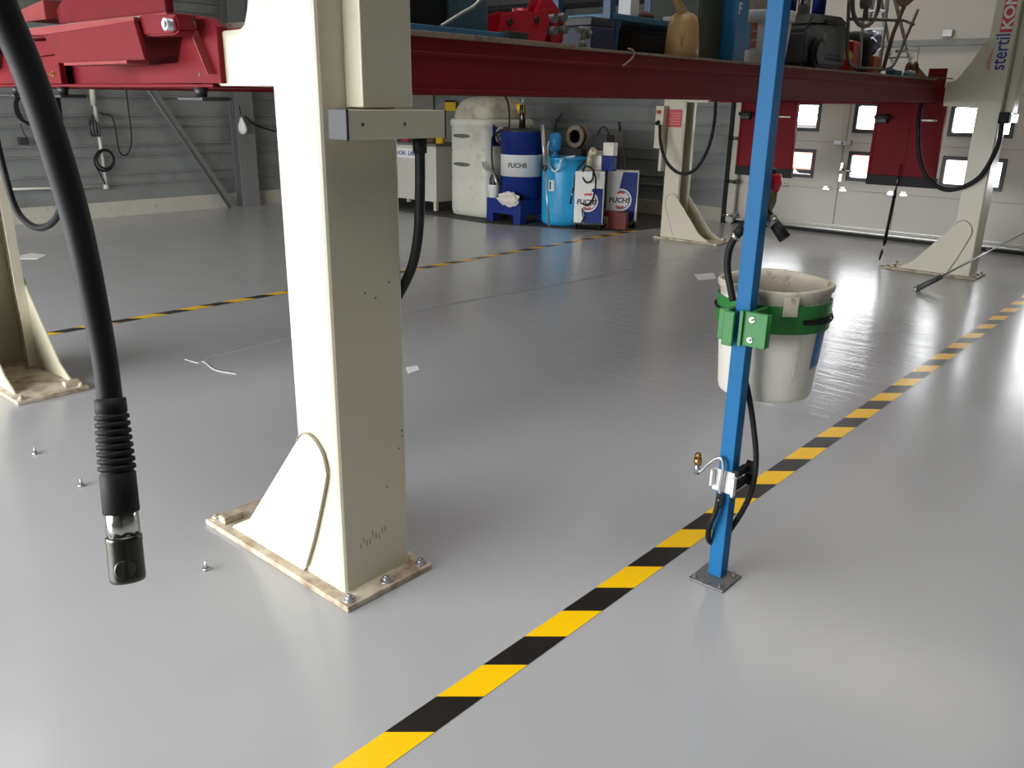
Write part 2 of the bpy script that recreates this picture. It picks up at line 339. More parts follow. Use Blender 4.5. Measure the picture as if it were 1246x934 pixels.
for z in (.12, .57, 1.14):
    bm = N(); cyl(bm, (XB-.14, 5.60, z), (XB-.14, 5.44, z), .022); box(bm, XB-.15, XB-.05, 5.42, 5.47, z-.03, z+.03, .004); obj('roller', bm, chrome if z < .2 else gunmetal, gate)
# conduit line above the gate windows
bm = N(); box(bm, XB-.04, XB+.02, -1.3, 4.0, 2.24, 2.31, .004); struct('trim_1', bm, clad_d)
bm = N(); box(bm, XB-.07, XB-.01, 3.02, 3.13, 2.33, 2.41, .006); tag(obj('junction_box', bm, alu), 'small grey junction box on the conduit above the far gate', 'junction box')
# steel stanchion and diagonal brace on left wall
bm = N(); box(bm, 6.86, 7.14, YL-.075, YL-.06, 0, ZC); box(bm, 6.86, 7.14, YL-.24, YL-.225, 0, ZC); box(bm, 6.99, 7.01, YL-.23, YL-.07, 0, ZC); struct('trim_2', bm, clad_d)
bm = N(); a, c = Vector((5.05, YL-.14, 2.6)), Vector((6.70, YL-.14, 0.02))
u = (c-a).normalized(); s_ = Vector((u.z, 0, -u.x))*.05
for off in (-.03, .0):
    p4 = [a+s_, a-s_, c-s_, c+s_]; A = [bm.verts.new(p+Vector((0, off, 0))) for p in p4]
    B = [bm.verts.new(p+Vector((0, off-.012, 0))) for p in p4]
    bm.faces.new(A[::-1]); bm.faces.new(B)
    for i in range(4): bm.faces.new((A[i], A[(i+1) % 4], B[(i+1) % 4], B[i]))
tube(bm, [a+s_+Vector((0, -.05, 0)), c+s_+Vector((0, -.05, 0))], .016, n=8, smooth=False); bmesh.ops.recalc_face_normals(bm, faces=bm.faces)
struct('trim_3', bm, clad_d)
# dark floor mat under the oil drums
bm = N(); prism(bm, [(8.3, 10.9), (8.30, 7.6), (8.95, 6.08), (10.3, 5.75), (10.85, 5.9), (10.85, 10.9)], 'z', .0, .008)
tag(obj('floor_mat', bm, mat_dark), 'dark gritty drip mat on the floor under the oil drums', 'mat')

# yard outside the gate
bm = N(); box(bm, XB+.3, 60, -30, 40, -.12, -.02); struct('yard_ground', bm, tarmac)
struct('yard_ground_rear', one(box, -50, XR, -30, 40, -.12, -.02), mat('dark_asphalt', (.12, .12, .12), .9))
car = thing('parked_car', 'red car parked outside, seen through the lower gate windows', 'car', (19.8, 7.15, 0))
def obj_car(name, bm, m, p):
    for v in bm.verts: v.co.x += 4.6; v.co.y += .3
    return obj(name, bm, m, p)
bm = N(); prism(bm, [(4.7, .30), (4.75, .62), (5.0, .72), (5.9, .80), (6.6, 1.22), (8.0, 1.25), (8.7, .86), (8.95, .8), (9.0, .35), (8.7, .22), (5.0, .22)], 'x', 14.4, 16.0, .03); obj_car('body', bm, car_red, car)
bm = N(); prism(bm, [(6.1, .84), (6.66, 1.16), (7.95, 1.18), (8.5, .88)], 'x', 14.385, 14.41); obj_car('side_window', bm, dark_m, car)
for y in (5.45, 8.2):
    for x in (14.36, 15.84): obj_car('wheel', one(cyl, (x, y, .30), (x+.18, y, .30), .31, n=28), black_rub, car)

# ------------------------------------------------------------------ floor markings
# first cell is the short cut yellow end
bm = N(); z = .0012; cells = [(.945, 1.1184)]+[(.933+.1854*k, .933+.1854*(k+1)) for k in range(1, 52)]
for k, (a, c) in enumerate(cells):
    a0 = .99 if k == 0 else a+.088
    f = bm.faces.new([bm.verts.new(v) for v in ((a0, 1.298, z), (c+.088, 1.298, z), (c, 1.394, z), (a, 1.394, z))]); f.material_index = k % 2
bmesh.ops.recalc_face_normals(bm, faces=bm.faces)
tag(obj('hazard_tape', bm, None, mats=[tape_y, tape_b]), 'wide black and yellow striped tape running past the blue post', 'floor tape')
bm = N(); per = .370/2; 
y0, y1 = 5.96, 6.05
for k in range(52):
    a = 1.30+.1883*k; c = a+.1883
    if c > 9.75: break
    f = bm.faces.new([bm.verts.new(v) for v in ((a+.09, y0, z), (c+.09, y0, z), (c, y1, z), (a, y1, z))]); f.material_index = (k+1) % 2
tag(obj('hazard_tape', bm, None, mats=[tape_y, tape_b]), 'far black and yellow striped tape passing between cream column and blue drums', 'floor tape')
# worn seam in the coating
bm = N(); pts = [P(x, y, Z=.001) for x, y in ((498, 381), (540, 371), (600, 360), (650, 351), (700, 342), (745, 332), (800, 318))]
for a, c in zip(pts, pts[1:]):
    for s in range(6):
        t0, t1 = s/6, (s+1)/6; p, q = a.lerp(c, t0), a.lerp(c, t1); wd = .006+.02*random.random()
        bm.faces.new([bm.verts.new(v) for v in (p-Vector((0, wd, 0)), q-Vector((0, wd, 0)), q+Vector((0, wd*.6, 0)), p+Vector((0, wd*.6, 0)))])
scuff = mat('scuffed_coating', (.33, .335, .34), .45, var=.3, scale=12)
struct('trim_4', bm, scuff)
def scrap(pts, label, m=paper_m, cat='paper scrap', name='paper_scrap'):
    bm = N(); q = [P(x, y, Z=0) for x, y in pts]; prism(bm, [(v.x, v.y) for v in q], 'z', .0, .003); return tag(obj(name, bm, m), label, cat)
scrap([(24, 311), (38, 308), (58, 310), (46, 315), (24, 315)], 'flat white sheet lying on the floor left of the hose', cat='paper', name='paper_sheet')
scrap([(494, 447), (508, 445), (511, 450), (497, 455)], 'small white scrap on floor just right of the big cream column')
scrap([(845, 334), (868, 332), (872, 339), (850, 341)], 'pale scrap on floor left of the white bucket')
bm = N(); tube(bm, [P(x, y, Z=.003) for x, y in ((225, 437), (240, 441), (248, 440), (262, 450), (288, 455))], .0022, n=6); tube(bm, [P(x, y, Z=.003) for x, y in ((246, 441), (258, 434), (300, 424), (355, 410))], .0015, n=6)
tag(obj('thread', bm, paper_m), 'thin pale thread curled on the floor behind the cream column foot', 'thread')
for (x, y), lab in (((251, 693), 'metal plug standing on floor beside the big cream foot plate'), ((99, 591), 'metal plug on floor, middle of the three, just left of the hose end'), ((43, 552), 'metal plug on floor, farthest left of the three')):
    p = P(x, y, Z=0); bm = N(); cyl(bm, p, p+Vector((0, 0, .008)), .012, n=14); cyl(bm, p+Vector((0, 0, .008)), p+Vector((.003, .004, .034)), .006, .0035, n=10)
    tag(obj('anchor_plug', bm, steel), lab, 'plug', 'anchor plugs left on the floor')

# ------------------------------------------------------------------ four post lift
def column(label, loc, rotz, flip=1, extra=True):
    t = thing('lift_column', label, 'lift column', loc, rotz, 'cream columns of the four post lift')
    h = 2.9; w_ = .14; th = .012
    L = dict(parent=t, world=False)
    bm = N()
    prof = [(-w_+.012, 0), (w_-.012, 0), (w_-.004, .004), (w_, .012), (w_, .205), (w_-.05, .205), (w_-.05, .193), (w_-th, .193), (w_-th, th), (-w_+th, th), (-w_+th, .193), (-w_+.05, .193), (-w_+.05, .205), (-w_, .205), (-w_, .012), (-w_+.004, .004)]
    prism(bm, prof, 'z', .022, h); obj('column_body', bm, cream, **L)
    bm = N(); box(bm, -.185, .185, -.07, .80, 0, .022, .004); obj('base_plate', bm, plate_m, **L)
    g = [(.665, .022), (.66, .032), (.535, .105), (.2, .507), (.175, .535), (.14, .548), (.10, .535), (.065, .50), (.05, .45), (.055, .41), (.13, .2), (.195, .05), (.215, .022)]
    for s in (-1, 1): obj('gusset', one(prism, g, 'x', s*.1405, s*.1505, .0015), cream, **L)
    sm = [(-.1515, y, z_) for y, z_ in ((.195, .05), (.13, .2), (.055, .41), (.05, .45), (.065, .50), (.10, .535), (.14, .548), (.175, .535), (.2, .507))]
    for s in (1, -1): obj('weld_seam', one(tube, [(s*x, y, z_) for x, y, z_ in sm], .0028, n=6), seam_w, **L)
    for x, y in ((-.155, -.04), (.155, -.04), (0, -.04), (-.155, .77), (.155, .77)):
        obj('anchor_bolt', one(hexbolt, (x, y, .022), .014, .012), steel if y < 0 else plate_m, **L)
    bm = N(); box(bm, -.16, -.08, .70, .745, .022, .05, .004); obj('shim_block', bm, plate_m, **L)
    # carriage arm carrying the crossbeam
    arm = [(.205, 1.583), (.50, 1.583), (.505, 1.60), (.50, 1.735), (.36, 1.737), (.335, 1.75), (.315, 1.79), (.29, 1.87), (.245, 1.98), (.205, 2.13)]
    if flip < 0: arm = [(.205, 1.583), (.50, 1.583), (.505, 1.60), (.51, 1.80), (.47, 1.80), (.42, 1.82), (.37, 1.90), (.205, 2.18)]
    obj('carriage_arm', one(prism, arm, 'x', -w_+.002, w_-.002, .004), cream, **L)
    # cable duct and cable rail on the outer face
    obj('cable_duct', one(box, -.05*flip if flip > 0 else -.05, .13, -.075, 0, 1.53, h, .004), cream, **L)
    xa, xb = (-.12, .24) if flip > 0 else (-.17, .12)
    rl = obj('cable_rail', one(box, xa, xb, -.095, -.02, 1.447, 1.525, .003), cream, **L)
    obj('end_cap', one(box, xa-.006, xa+.004, -.097, -.018, 1.445, 1.527, .003), grey_cap, rl, world=False)
    obj('end_cap', one(box, xb-.003, xb+.004, -.096, -.019, 1.446, 1.526, .002), grey_cap, rl, world=False)
    bm = N(); [cyl(bm, (x, -.097, 1.487), (x, -.094, 1.487), .005, n=10) for x in (xa+.05, xa+.2)]; obj('screw', bm, dusty, rl, world=False)
    return t
YA, YBc = 1.955, 5.445
colA = column('nearest cream lift column, big in the foreground, standing on a rusty floor plate', (1.57, YA, 0), 0)
colC = column('cream lift column at the right, with blue and red lettering up its face', (9.09, YA, 0), 0, -1)
colB = column('cream lift column cut by the left edge of the photo', (1.57, YBc, 0), pi)
colD = column('far cream lift column in the middle carrying a red sticker and control box', (9.09, YBc, 0), pi, -1)
# worn scratch letters and nicks on the near column
bm = N()
for k in range(9):
    x = 1.50+.013*k; zz = .16+.012*sin(k*1.9)+.002*k; box(bm, x, x+.002, YA-.0012, YA, zz, zz+.025-.008*abs(k-4)/4)
for x, z_ in ((1.62, .34), (1.655, 1.02), (1.60, .98), (1.675, .46), (1.69, .5), (1.69, .52), (1.56, 1.0)): disc(bm, (x, YA, z_), (1, 0, 0), (0, 0, 1), 0, .004, n=8)
obj('paint_nick', bm, dusty, colA)
# lettering on column at right : reads upwards on its camera side face
XF = 8.95-.0005
bm = text_bm('stertil', .165, (XF, 2.0, 1.895), (0, 0, 1), (0, 1, 0), bold=.012, sx=.80); obj('lettering', bm, ink_blue, colC)
bm = N(); box(bm, XF-.002, XF, 1.992, 2.09, 2.215, 2.62); obj('red_plate', bm, ink_red, colC)
bm = text_bm('KONI', .118, (XF-.002, 1.999, 2.235), (0, 0, 1), (0, 1, 0), bold=.03, sx=1.15); obj('lettering', bm, white, colC)
bm = N(); [box(bm, XF-.002, XF, 2.118+.011*k, 2.123+.011*k, 1.885+.012*k, 2.08-.04*k) for k in range(3)]; obj('red_streaks', bm, ink_red, colC)
# red sticker and grey plate, control box on column D
DX = 8.95
bm = N(); q0, q1 = P(814, 133, X=DX), P(829, 155, X=DX); box(bm, DX-.002, DX, q1.y, q0.y, q1.z, q0.z); st = obj('red_sticker', bm, red_lbl, colD)
bm = N()
for k in range(5): box(bm, DX-.003, DX-.002, q1.y+.02, q0.y-.02-.02*(k % 2), q1.z+.03+.03*k, q1.z+.04+.03*k)
obj('sticker_text', bm, mat('pale_red_print', (.7, .25, .25), .5), st)
cb = thing('control_box', 'slim cream control box with red button on the far middle column', 'control box', (8.9, 5.49, 1.1))
obj('housing', one(box, 8.85, 8.99, 5.452, 5.56, 1.06, 1.54, .008), cream, cb)
obj('stop_button', one(cyl, (8.85, 5.51, 1.47), (8.82, 5.51, 1.47), .024), mat('dull_red_button', (.35, .08, .03), .5), cb)
obj('cable_gland', one(cyl, (8.85, 5.51, 1.36), (8.81, 5.51, 1.34), .022), black_rub, cb)
obj('lower_plate', one(box, 8.87, 8.98, 5.452, 5.49, .80, 1.05, .003), door_m, cb)

def dz(x): return .0045*(x-2)
def prism_x(bm, pts, a, c, bev=0):
    n0 = len(bm.verts); prism(bm, pts, 'x', a, c, bev)
    bm.verts.ensure_lookup_table()
    for v in bm.verts[n0:]: v.co.z += dz(v.co.x)
# crossbeams between the columns
for x0, lab in ((1.47, 'near red crossbeam between the two near cream columns'), (8.985, 'far red crossbeam between the two far cream columns')):
    t = thing('crossbeam', lab, 'crossbeam', (x0+.1, 3.7, 1.58), 0, 'red crossbeams of the lift')
    zo = 0 if x0 < 5 else .012
    bm = N(); prism(bm, [(x0, 1.59+zo), (x0+.2, 1.59+zo), (x0+.2, 1.75), (x0+.19, 1.75), (x0+.19, 1.6+zo), (x0+.012, 1.6+zo), (x0+.012, 1.745), (x0, 1.745)], 'y', 2.47, 4.93); obj('channel', bm, red, t)
    bm = N(); box(bm, x0-.05, x0+.2, 2.47, 4.93, 1.578+zo, 1.588+zo, .002); obj('bottom_flange', bm, red, t)
    bm = N(); box(bm, x0-.10, x0+.05, 2.62, 4.6, 1.753, 1.765, .002); obj('top_rail', bm, redhi if x0 < 5 else red, t)

def runway(y0, label):
    y1 = y0+.65
    t = thing('runway', label, 'runway', (5.2, y0+.33, 1.58), 0, 'red runways of the lift')
    a, c = 1.69, 8.93
    for s, yy in ((1, y0), (-1, y1)):
        pr = [(yy, 1.578), (yy+s*.06, 1.578), (yy+s*.06, 1.586), (yy+s*.022, 1.590), (yy+s*.022, 1.722), (yy+s*.012, 1.726), (yy+s*.012, 1.768), (yy+s*.06, 1.768), (yy+s*.06, 1.776), (yy+s*.002, 1.776), (yy+s*.002, 1.728), (yy+s*.008, 1.716), (yy+s*.012, 1.712), (yy+s*.012, 1.594), (yy, 1.588)]
        bm = N(); prism_x(bm, pr, a, c); obj('side_beam', bm, red, t)
        bm = N(); prism_x(bm, [(yy-s*.001, 1.7235), (yy-s*.001, 1.7265), (yy+s*.004, 1.7265), (yy+s*.004, 1.7235)], a+.01, c-.01); obj('paler_edge', bm, redhi, t)
    bm = N(); prism_x(bm, [(y0+.06, 1.766), (y1-.06, 1.766), (y1-.06, 1.776), (y0+.06, 1.776)], a, c); obj('deck', bm, red, t)
    # far end: drive-on ramp hanging down, with black edge strip
    f = N(); zt, zb = 1.60, .90
    prism(f, [(y0, zt), (y1, zt), (y1-.01, zb), (y0-.02, zb)], 'x', 9.21, 9.235); box(f, 9.20, 9.25, y0-.01, y0+.02, zb, zt); box(f, 9.20, 9.25, y1-.02, y1+.005, zb, zt)
    box(f, 9.205, 9.212, y0+.30, y0+.315, zb, zt-.1)
    fl = obj('ramp_flap', f, red, t)
    obj('edge_strip', one(box, 9.195, 9.245, y0-.035, y1+.005, zb-.10, zb, .004), black_rub, fl)
    bm = N(); box(bm, 9.15, 9.21, y1-.13, y1-.02, 1.41, 1.50, .01); cyl(bm, (9.14, y1-.16, 1.47), (9.14, y1-.01, 1.47), .02); obj('hinge_lug', bm, dark_m, fl)
    bm = N(); box(bm, 9.18, 9.212, y0+.05, y0+.2, 1.44, 1.455); obj('hinge_lug', bm, gunmetal, fl)
    # far stop plate standing above the deck
    obj('wheel_stop', one(prism, [(y0-.01, 1.60), (y0+.15, 1.60), (y0+.15, 1.92), (y0-.01, 1.92)], 'x', 9.0, 9.03), red, t)
    # near end: hinge block, pin, folded wheel stop and jack pads
    o_ = y0-2.5; X0 = 1.42
    hb = [(2.41, 1.590), (2.905, 1.590), (2.975, 1.646), (2.66, 1.652), (2.63, 1.70), (2.60, 1.755), (2.52, 1.778), (2.47, 1.776), (2.41, 1.745)]
    h_ = obj('hinge_block', one(prism, [(y+o_, z_) for y, z_ in hb], 'x', X0-.005, X0+.03, .002), red, t)
    bm = N(); prism(bm, [(2.44+o_, 1.615), (2.445+o_, 1.615), (2.52+o_, 1.735), (2.515+o_, 1.738)], 'x', X0-.03, X0-.004); obj('web_rib', bm, redhi, h_)
    bm = N(); cyl(bm, (X0-.004, 2.53+o_, 1.615), (X0-.0065, 2.53+o_, 1.615), .006, n=10); obj('bolt_hole', bm, dark_m, h_)
    ar = N(); prism(ar, [(2.46+o_, 1.73), (2.47+o_, 1.775), (2.68+o_, 1.784), (2.705+o_, 1.775), (2.715+o_, 1.757), (2.705+o_, 1.735), (2.68+o_, 1.722), (2.49+o_, 1.720)], 'x', X0-.10, X0-.04, .006)
    ws = N(); prism(ws, [(2.64+o_, 1.655), (3.27+o_, 1.655), (3.37+o_, 1.745), (3.32+o_, 1.752), (2.70+o_, 1.768), (2.68+o_, 1.765)], 'x', X0-.12, X0-.105, .002)
    wb = obj('wheel_stop_panel', ws, red, t); obj('hinge_arm', ar, red, wb)
    bm = N(); box(bm, X0-.13, X0-.06, 2.74+o_, 3.21+o_, 1.645, 1.654); obj('lower_lip', bm, redhi, wb)
    bm = N(); prism(bm, [(2.68+o_, 1.766), (3.37+o_, 1.750), (3.9+o_ if o_ < 1 else 3.45+o_, 1.764), (3.9+o_ if o_ < 1 else 3.45+o_, 1.774), (2.68+o_, 1.776)], 'x', X0-.12, X0-.05); obj('upper_lip', bm, redhi, wb)
    bm = N(); cyl(bm, (X0-.12, 2.495+o_, 1.748), (X0-.03, 2.495+o_, 1.748), .017); cyl(bm, (X0-.125, 2.495+o_, 1.748), (X0-.12, 2.495+o_, 1.748), .009); obj('hinge_pin', bm, steel, wb)
    lp = [(3.57+o_, 1.590), (4.0+o_, 1.590), (4.0+o_, 1.69), (3.55+o_, 1.692), (3.57+o_, 1.66)]
    lb = obj('end_plate', one(prism, lp, 'x', X0-.004, X0+.02, .002), red, t)
    obj('bolt', one(hexbolt, (X0-.004, 3.63+o_, 1.625), .007, .004, 'x'), brass, lb)
    bm = N(); prism(bm, [(3.42+o_, 1.70), (3.85+o_, 1.685), (3.85+o_, 1.745), (3.42+o_, 1.742)], 'x', X0-.02, X0+.02); obj('cover_plate', bm, red, t)
    for yy in (2.54+o_, 3.575+o_):
        bm = N(); cyl(bm, (X0, yy, 1.578), (X0, yy, 1.55), .022, .016); box(bm, X0-.05, X0+.05, yy-.09 if yy < 3 else yy-.09, yy+.06, 1.538, 1.550, .004); obj('stop_foot', bm, dark_m, t)
    return t
runway(2.5, 'near red runway beam crossing the whole photo, loaded with workshop clutter')
runway(4.0, 'far red runway behind the near one, its ramp hanging left of the blue post')

# plywood covers on the near runway
def sheet(x0, x1, y0, y1, z0, th, label):
    bm = N(); n0 = 0; box(bm, x0, x1, y0, y1, z0, z0+th, .002)
    for v in bm.verts: v.co.z += dz(v.co.x)
    return tag(obj('plywood_sheet', bm, wood), label, 'plywood sheet', 'plywood covers on the runway')
sheet(1.72, 3.25, 2.485, 3.12, 1.777, .020, 'worn plywood sheet on the runway beneath the red jack and blue rack')
sheet(3.27, 5.4, 2.492, 3.12, 1.777, .012, 'worn plywood sheet under the tan oil can and blue cabinet')
sheet(5.42, 8.75, 2.49, 3.12, 1.777, .014, 'worn plywood sheet under the grey machine and iron trolley')
def DK(x): return 1.791+dz(x)    # working height on the sheets

# ---- hoses of the lift
def hose(name, pts, r, label, m=black_hose, cat='hose', ends=None, **k):
    bm = N(); tube(bm, pts, r, **k); o = obj(name, bm, m); return tag(o, label, cat)
h = hose('cable_hose', [(1.73, 1.885, 1.45), (1.73, 1.888, 1.30), (1.735, 1.91, 1.14), (1.74, 1.965, 1.02), (1.745, 2.08, .90), (1.745, 2.22, .92), (1.745, 2.34, 1.15), (1.745, 2.36, 1.577)], .0155, 'thick black cable hose looping behind the nearest cream column')
bm = N(); cyl(bm, (1.73, 1.885, 1.448), (1.73, 1.886, 1.405), .021); obj('hose_gland', bm, black_rub, h)
h = hose('cable_hose', [P(1219, 150, X=8.9), P(1213, 180, X=8.9), P(1190, 217, X=8.9), P(1155, 231, X=8.9), P(1130, 218, X=8.9), P(1119, 190, X=8.9), P(1118, 150, X=8.9), P(1122, 122, X=8.95)], .021, 'black cable hose looping from the right cream column to the runway end')
bm = N(); box(bm, 8.86, 8.92, 1.86, 1.95, 1.44, 1.54, .008); obj('hose_gland', bm, black_rub, h)
hose('cable_hose', [P(803, 152, X=8.8), P(804, 175, X=8.75), P(812, 198, X=8.72), P(828, 211, X=8.72), P(846, 206, X=8.72), P(861, 182, X=8.72), P(869, 150, X=8.72), P(871, 122, X=8.8)], .019, 'black cable hose looping across the far middle cream column')
hose('cable_hose', [P(-8, 150, X=1.60), P(3, 200, X=1.60), P(20, 255, X=1.60), P(45, 277, X=1.60), P(68, 266, X=1.60), P(78, 230, X=1.60), P(76, 180, X=1.60), P(68, 116, X=1.60)], .0165, 'dark grey hose looping behind the foreground hose at the far left')
# gas strut hanging by the far ramp
gs = thing('gas_strut', 'thin black gas strut hanging below the right red ramp flap', 'gas strut', (9.26, 2.8, .05))
pts = [P(1096, 200, X=9.17), P(1088, 240, X=9.17), P(1076, 297, X=9.17), P(1070, 316, X=9.17)]
bm = N(); cyl(bm, pts[1], pts[2], .016); cyl(bm, pts[1].lerp(pts[0], -.0), pts[1].lerp(pts[0], .25), .02, .008); obj('cylinder', bm, black_rub, gs)
obj('rod', one(cyl, pts[0], pts[1], .007), gunmetal, gs)
bm = N(); cyl(bm, pts[2], pts[2].lerp(pts[3], .45), .010); obj('end_tip', bm, chrome, gs); bm = N(); cyl(bm, pts[2].lerp(pts[3], .45), pts[3], .014, .008); obj('end_eye', bm, black_rub, gs)
bm = N()
for k in range(7):
    p = P(1075+random.random()*22, 321+random.random()*5, Z=0); box(bm, p.x, p.x+.05, p.y, p.y+.04, 0, .006+.01*random.random(), .002)
tag(obj('dirt_crumbs', bm, dark_m), 'dark crumbs of dirt at the inner end of the right column plate', 'dirt', kind='stuff')
# long grey lever at the right
lv = thing('jack_lever', 'long grey steel lever leaning past the foot of the right cream column', 'lever', (8, 2.15, 0))
a, b2, c2, d2 = P(1116, 351, X=7.98), P(1146, 336, X=8.04), P(1200, 306, X=8.14), P(1300, 254, X=8.3)
obj('grip', one(cyl, a, b2, .027, .024), case_m, lv); obj('rod', one(cyl, b2, d2, .009), steel, lv); obj('end_ring', one(cyl, a, a+(a-b2).normalized()*.02, .030, .028), chrome, lv)
obj('collar', one(cyl, c2, c2+(d2-c2).normalized()*.05, .014), gunmetal, lv)

# ------------------------------------------------------------------ blue post with bucket
post = thing('service_post', 'slim bright blue square post standing beside the hazard tape', 'post', (2.40, 1.13, 0))
obj('post_tube', one(box, 2.375, 2.425, 1.105, 1.155, .008, 3.0, .003), blue_post, post)
bm = N(); box(bm, 2.307, 2.443, 1.060, 1.192, 0, .008, .002); obj('foot_plate', bm, dusty, post)
for x, y in ((2.325, 1.175), (2.325, 1.08), (2.427, 1.08)): obj('anchor_bolt', one(hexbolt, (x, y, .008), .007, .005), dusty, post)
# green bucket holder
gh = thing('bucket_holder', 'green steel clamp and band holding the white bucket on the blue post', 'bucket holder', (2.43, 1.13, .88))
BX, BY, rt = 2.645, 1.150, .178
def band(bm, r0, r1, z0, z1, n=56, a0=0, a1=2*pi):
    ts = [a0+(a1-a0)*i/n for i in range(n+1)]; full = abs(a1-a0-2*pi) < 1e-3
    rg = []
    for t in ts[:-1] if full else ts:
        rg.append([bm.verts.new((BX+r*cos(t), BY+r*sin(t), z_)) for r, z_ in ((r0, z0), (r1, z0), (r1, z1), (r0, z1))])
    m = len(rg)
    for i in range(m if full else m-1):
        A, B = rg[i], rg[(i+1) % m]
        for j in range(4): bm.faces.new((A[j], B[j], B[(j+1) % 4], A[(j+1) % 4]))
    if not full: bm.faces.new(rg[0]); bm.faces.new(rg[-1][::-1])
    bmesh.ops.recalc_face_normals(bm, faces=bm.faces)
bm = N(); band(bm, rt+.001, rt+.007, .865, .955); obj('band', bm, green, gh)
bm = N(); band(bm, rt+.007, rt+.011, .905, .913, a0=R(-125), a1=R(125)); tube(bm, [(BX+(rt+.012)*cos(R(a)), BY+(rt+.012)*sin(R(a)), .905+.01*cos(R(a*2))) for a in range(-125, -20, 15)], .004, n=8); tube(bm, [(BX+(rt+.012)*cos(R(a)), BY+(rt+.012)*sin(R(a)), .915) for a in range(100, 170, 15)], .004, n=8); obj('strap', bm, black_rub, gh)
bm = N(); box(bm, 2.345, 2.47, 1.158, 1.172, .845, .955, .003); box(bm, 2.335, 2.349, 1.135, 1.172, .84, .95, .003); box(bm, 2.358, 2.366, 1.158, 1.20, .85, .95, .003); obj('clamp_jaw', bm, green, gh)
bm = N(); box(bm, 2.355, 2.368, 1.035, 1.128, .845, .955, .003); box(bm, 2.36, 2.50, 1.085, 1.098, .845, .955, .003); cyl(bm, (2.372, 1.045, .85), (2.372, 1.045, .95), .014); box(bm, 2.345, 2.357, 1.112, 1.122, .845, .955); obj('clamp_jaw', bm, green, gh)
for z_ in (.868, .932): obj('clamp_bolt', one(hexbolt, (2.355, 1.085, z_), .006, .006, 'x'), chrome, gh)
# bucket
bk = thing('bucket', 'dirty white plastic bucket strapped to the blue post, half open rim', 'bucket', (BX, BY, .62))
ro = N()
prof = [(.146, .622), (.152, .625), (.156, .64), (.176, .90), (.177, .985), (.186, .987), (.187, 1.0), (.184, 1.003), (.176, 1.0), (.172, .98), (.170, .90), (.15, .645), (.0, .64)]
def openlathe(bm, prof, cx, cy, n=48, warp=None):
    rings = []
    for r, z_ in prof:
        rings.append([bm.verts.new((cx+r*cos(2*pi*i/n), cy+r*sin(2*pi*i/n)*(1.0), z_+(warp(2*pi*i/n, z_) if warp else 0))) for i in range(n)])
    for A, B in zip(rings, rings[1:]):
        for i in range(n): f = bm.faces.new((A[i], A[(i+1) % n], B[(i+1) % n], B[i])); f.smooth = True
    bmesh.ops.remove_doubles(bm, verts=bm.verts, dist=1e-5)
    bmesh.ops.recalc_face_normals(bm, faces=bm.faces)
openlathe(ro, [(.0, .622)]+prof[:5], BX, BY); obj('body', ro, white_pl, bk)
bm = N(); openlathe(bm, [(.1765, .955), (.1785, .975), (.187, .985), (.189, 1.0), (.185, 1.006), (.176, 1.002), (.172, .98), (.168, .90), (.15, .645), (.0, .64)], BX, BY, warp=lambda t, z_: (.004*sin(t*3)*(1 if z_ > .95 else 0))); obj('rim', bm, rim_m, bk)
bm = N(); band(bm, rt+.008, rt+.012, .925, .988, n=10, a0=R(-147), a1=R(-133)); obj('rim_tab', bm, rim_m, bk)
bm = N(); tube(bm, [(BX-.165*cos(R(k*3)), BY-.167*sin(R(58))+.01-k*.000, .85-.03*k) for k in range(0)] or [(BX-.1, BY-.146, .85), (BX-.1, BY-.14, .78), (BX-.096, BY-.136, .70)], .0015, n=6); obj('crease', bm, rim_m, bk)
bm = N()
for a0, z0, z1 in ((-100, .75, .87),):
    ts = [R(a0+4*k) for k in range(8)]
    for t0, t1 in zip(ts, ts[1:]):
        q = [(t0, z0-.02), (t1, z0-.005), (t1, z1), (t0, z1)]
        bm.faces.new([bm.verts.new((BX+(.1575+.02*(z_-.64)/.26)*cos(t), BY+(.1575+.02*(z_-.64)/.26)*sin(t), z_)) for t, z_ in q])
obj('blue_label', bm, mat('faded_blue_label', (.05, .17, .45), .5), bk)
# water pipe fitting on the post: red valve, brass body, rubber nozzle
vf = thing('valve_fitting', 'corroded tap with red lever and black rubber nozzle behind the blue post', 'valve', (2.45, 1.08, 1.25))
q = lambda x, y: P(x, y, X=2.46)
obj('lever', one(tube, [q(944, 212), q(944, 222), q(942, 233)], [.016, .018, .012]), red_br, vf)
bm = N(); tube(bm, [q(940, 232), q(938, 245), q(934, 258), q(936, 264), q(941, 268)], [.015, .016, .011, .016, .017]); cyl(bm, q(932, 243), q(943, 243), .012); cyl(bm, q(934, 235), q(942, 237), .02); obj('valve_body', bm, mat('corroded_brass', (.22, .19, .11), .5, metal=.6, var=.4, scale=60), vf)
obj('hose_clamp', one(cyl, q(937, 266), q(943, 273), .0185), steel, vf)
obj('rubber_nozzle', one(cyl, q(941, 270), q(955, 290), .0165, .019), black_rub, vf)
bm = N(); cyl(bm, q(935, 206), q(946, 208), .008); cyl(bm, q(935, 214), q(942, 214), .010); obj('spindle', bm, dark_m, vf)
bm = N(); tube(bm, [q(937, 262), P(930, 258, X=2.44), P(922, 262, X=2.40+.03)], .012); obj('elbow', bm, gunmetal, vf)
wh = thing('water_hose', 'short black hose curving left of the blue post down into the green clamp', 'hose', (2.44, 1.2, .95))
q = lambda x, y: P(x, y, X=2.44)
bm = N(); tube(bm, [q(912, 268), q(903, 279), q(893, 291), q(887, 305), q(885, 325), q(888, 345), q(892, 366)], .0115); obj('tube', bm, black_hose, wh)
obj('cuff', one(cyl, q(905, 275), q(896, 286), .0155), black_rub, wh); bm = N(); cyl(bm, q(897, 285), q(894, 289), .0165); obj('hose_clamp', bm, chrome, wh)
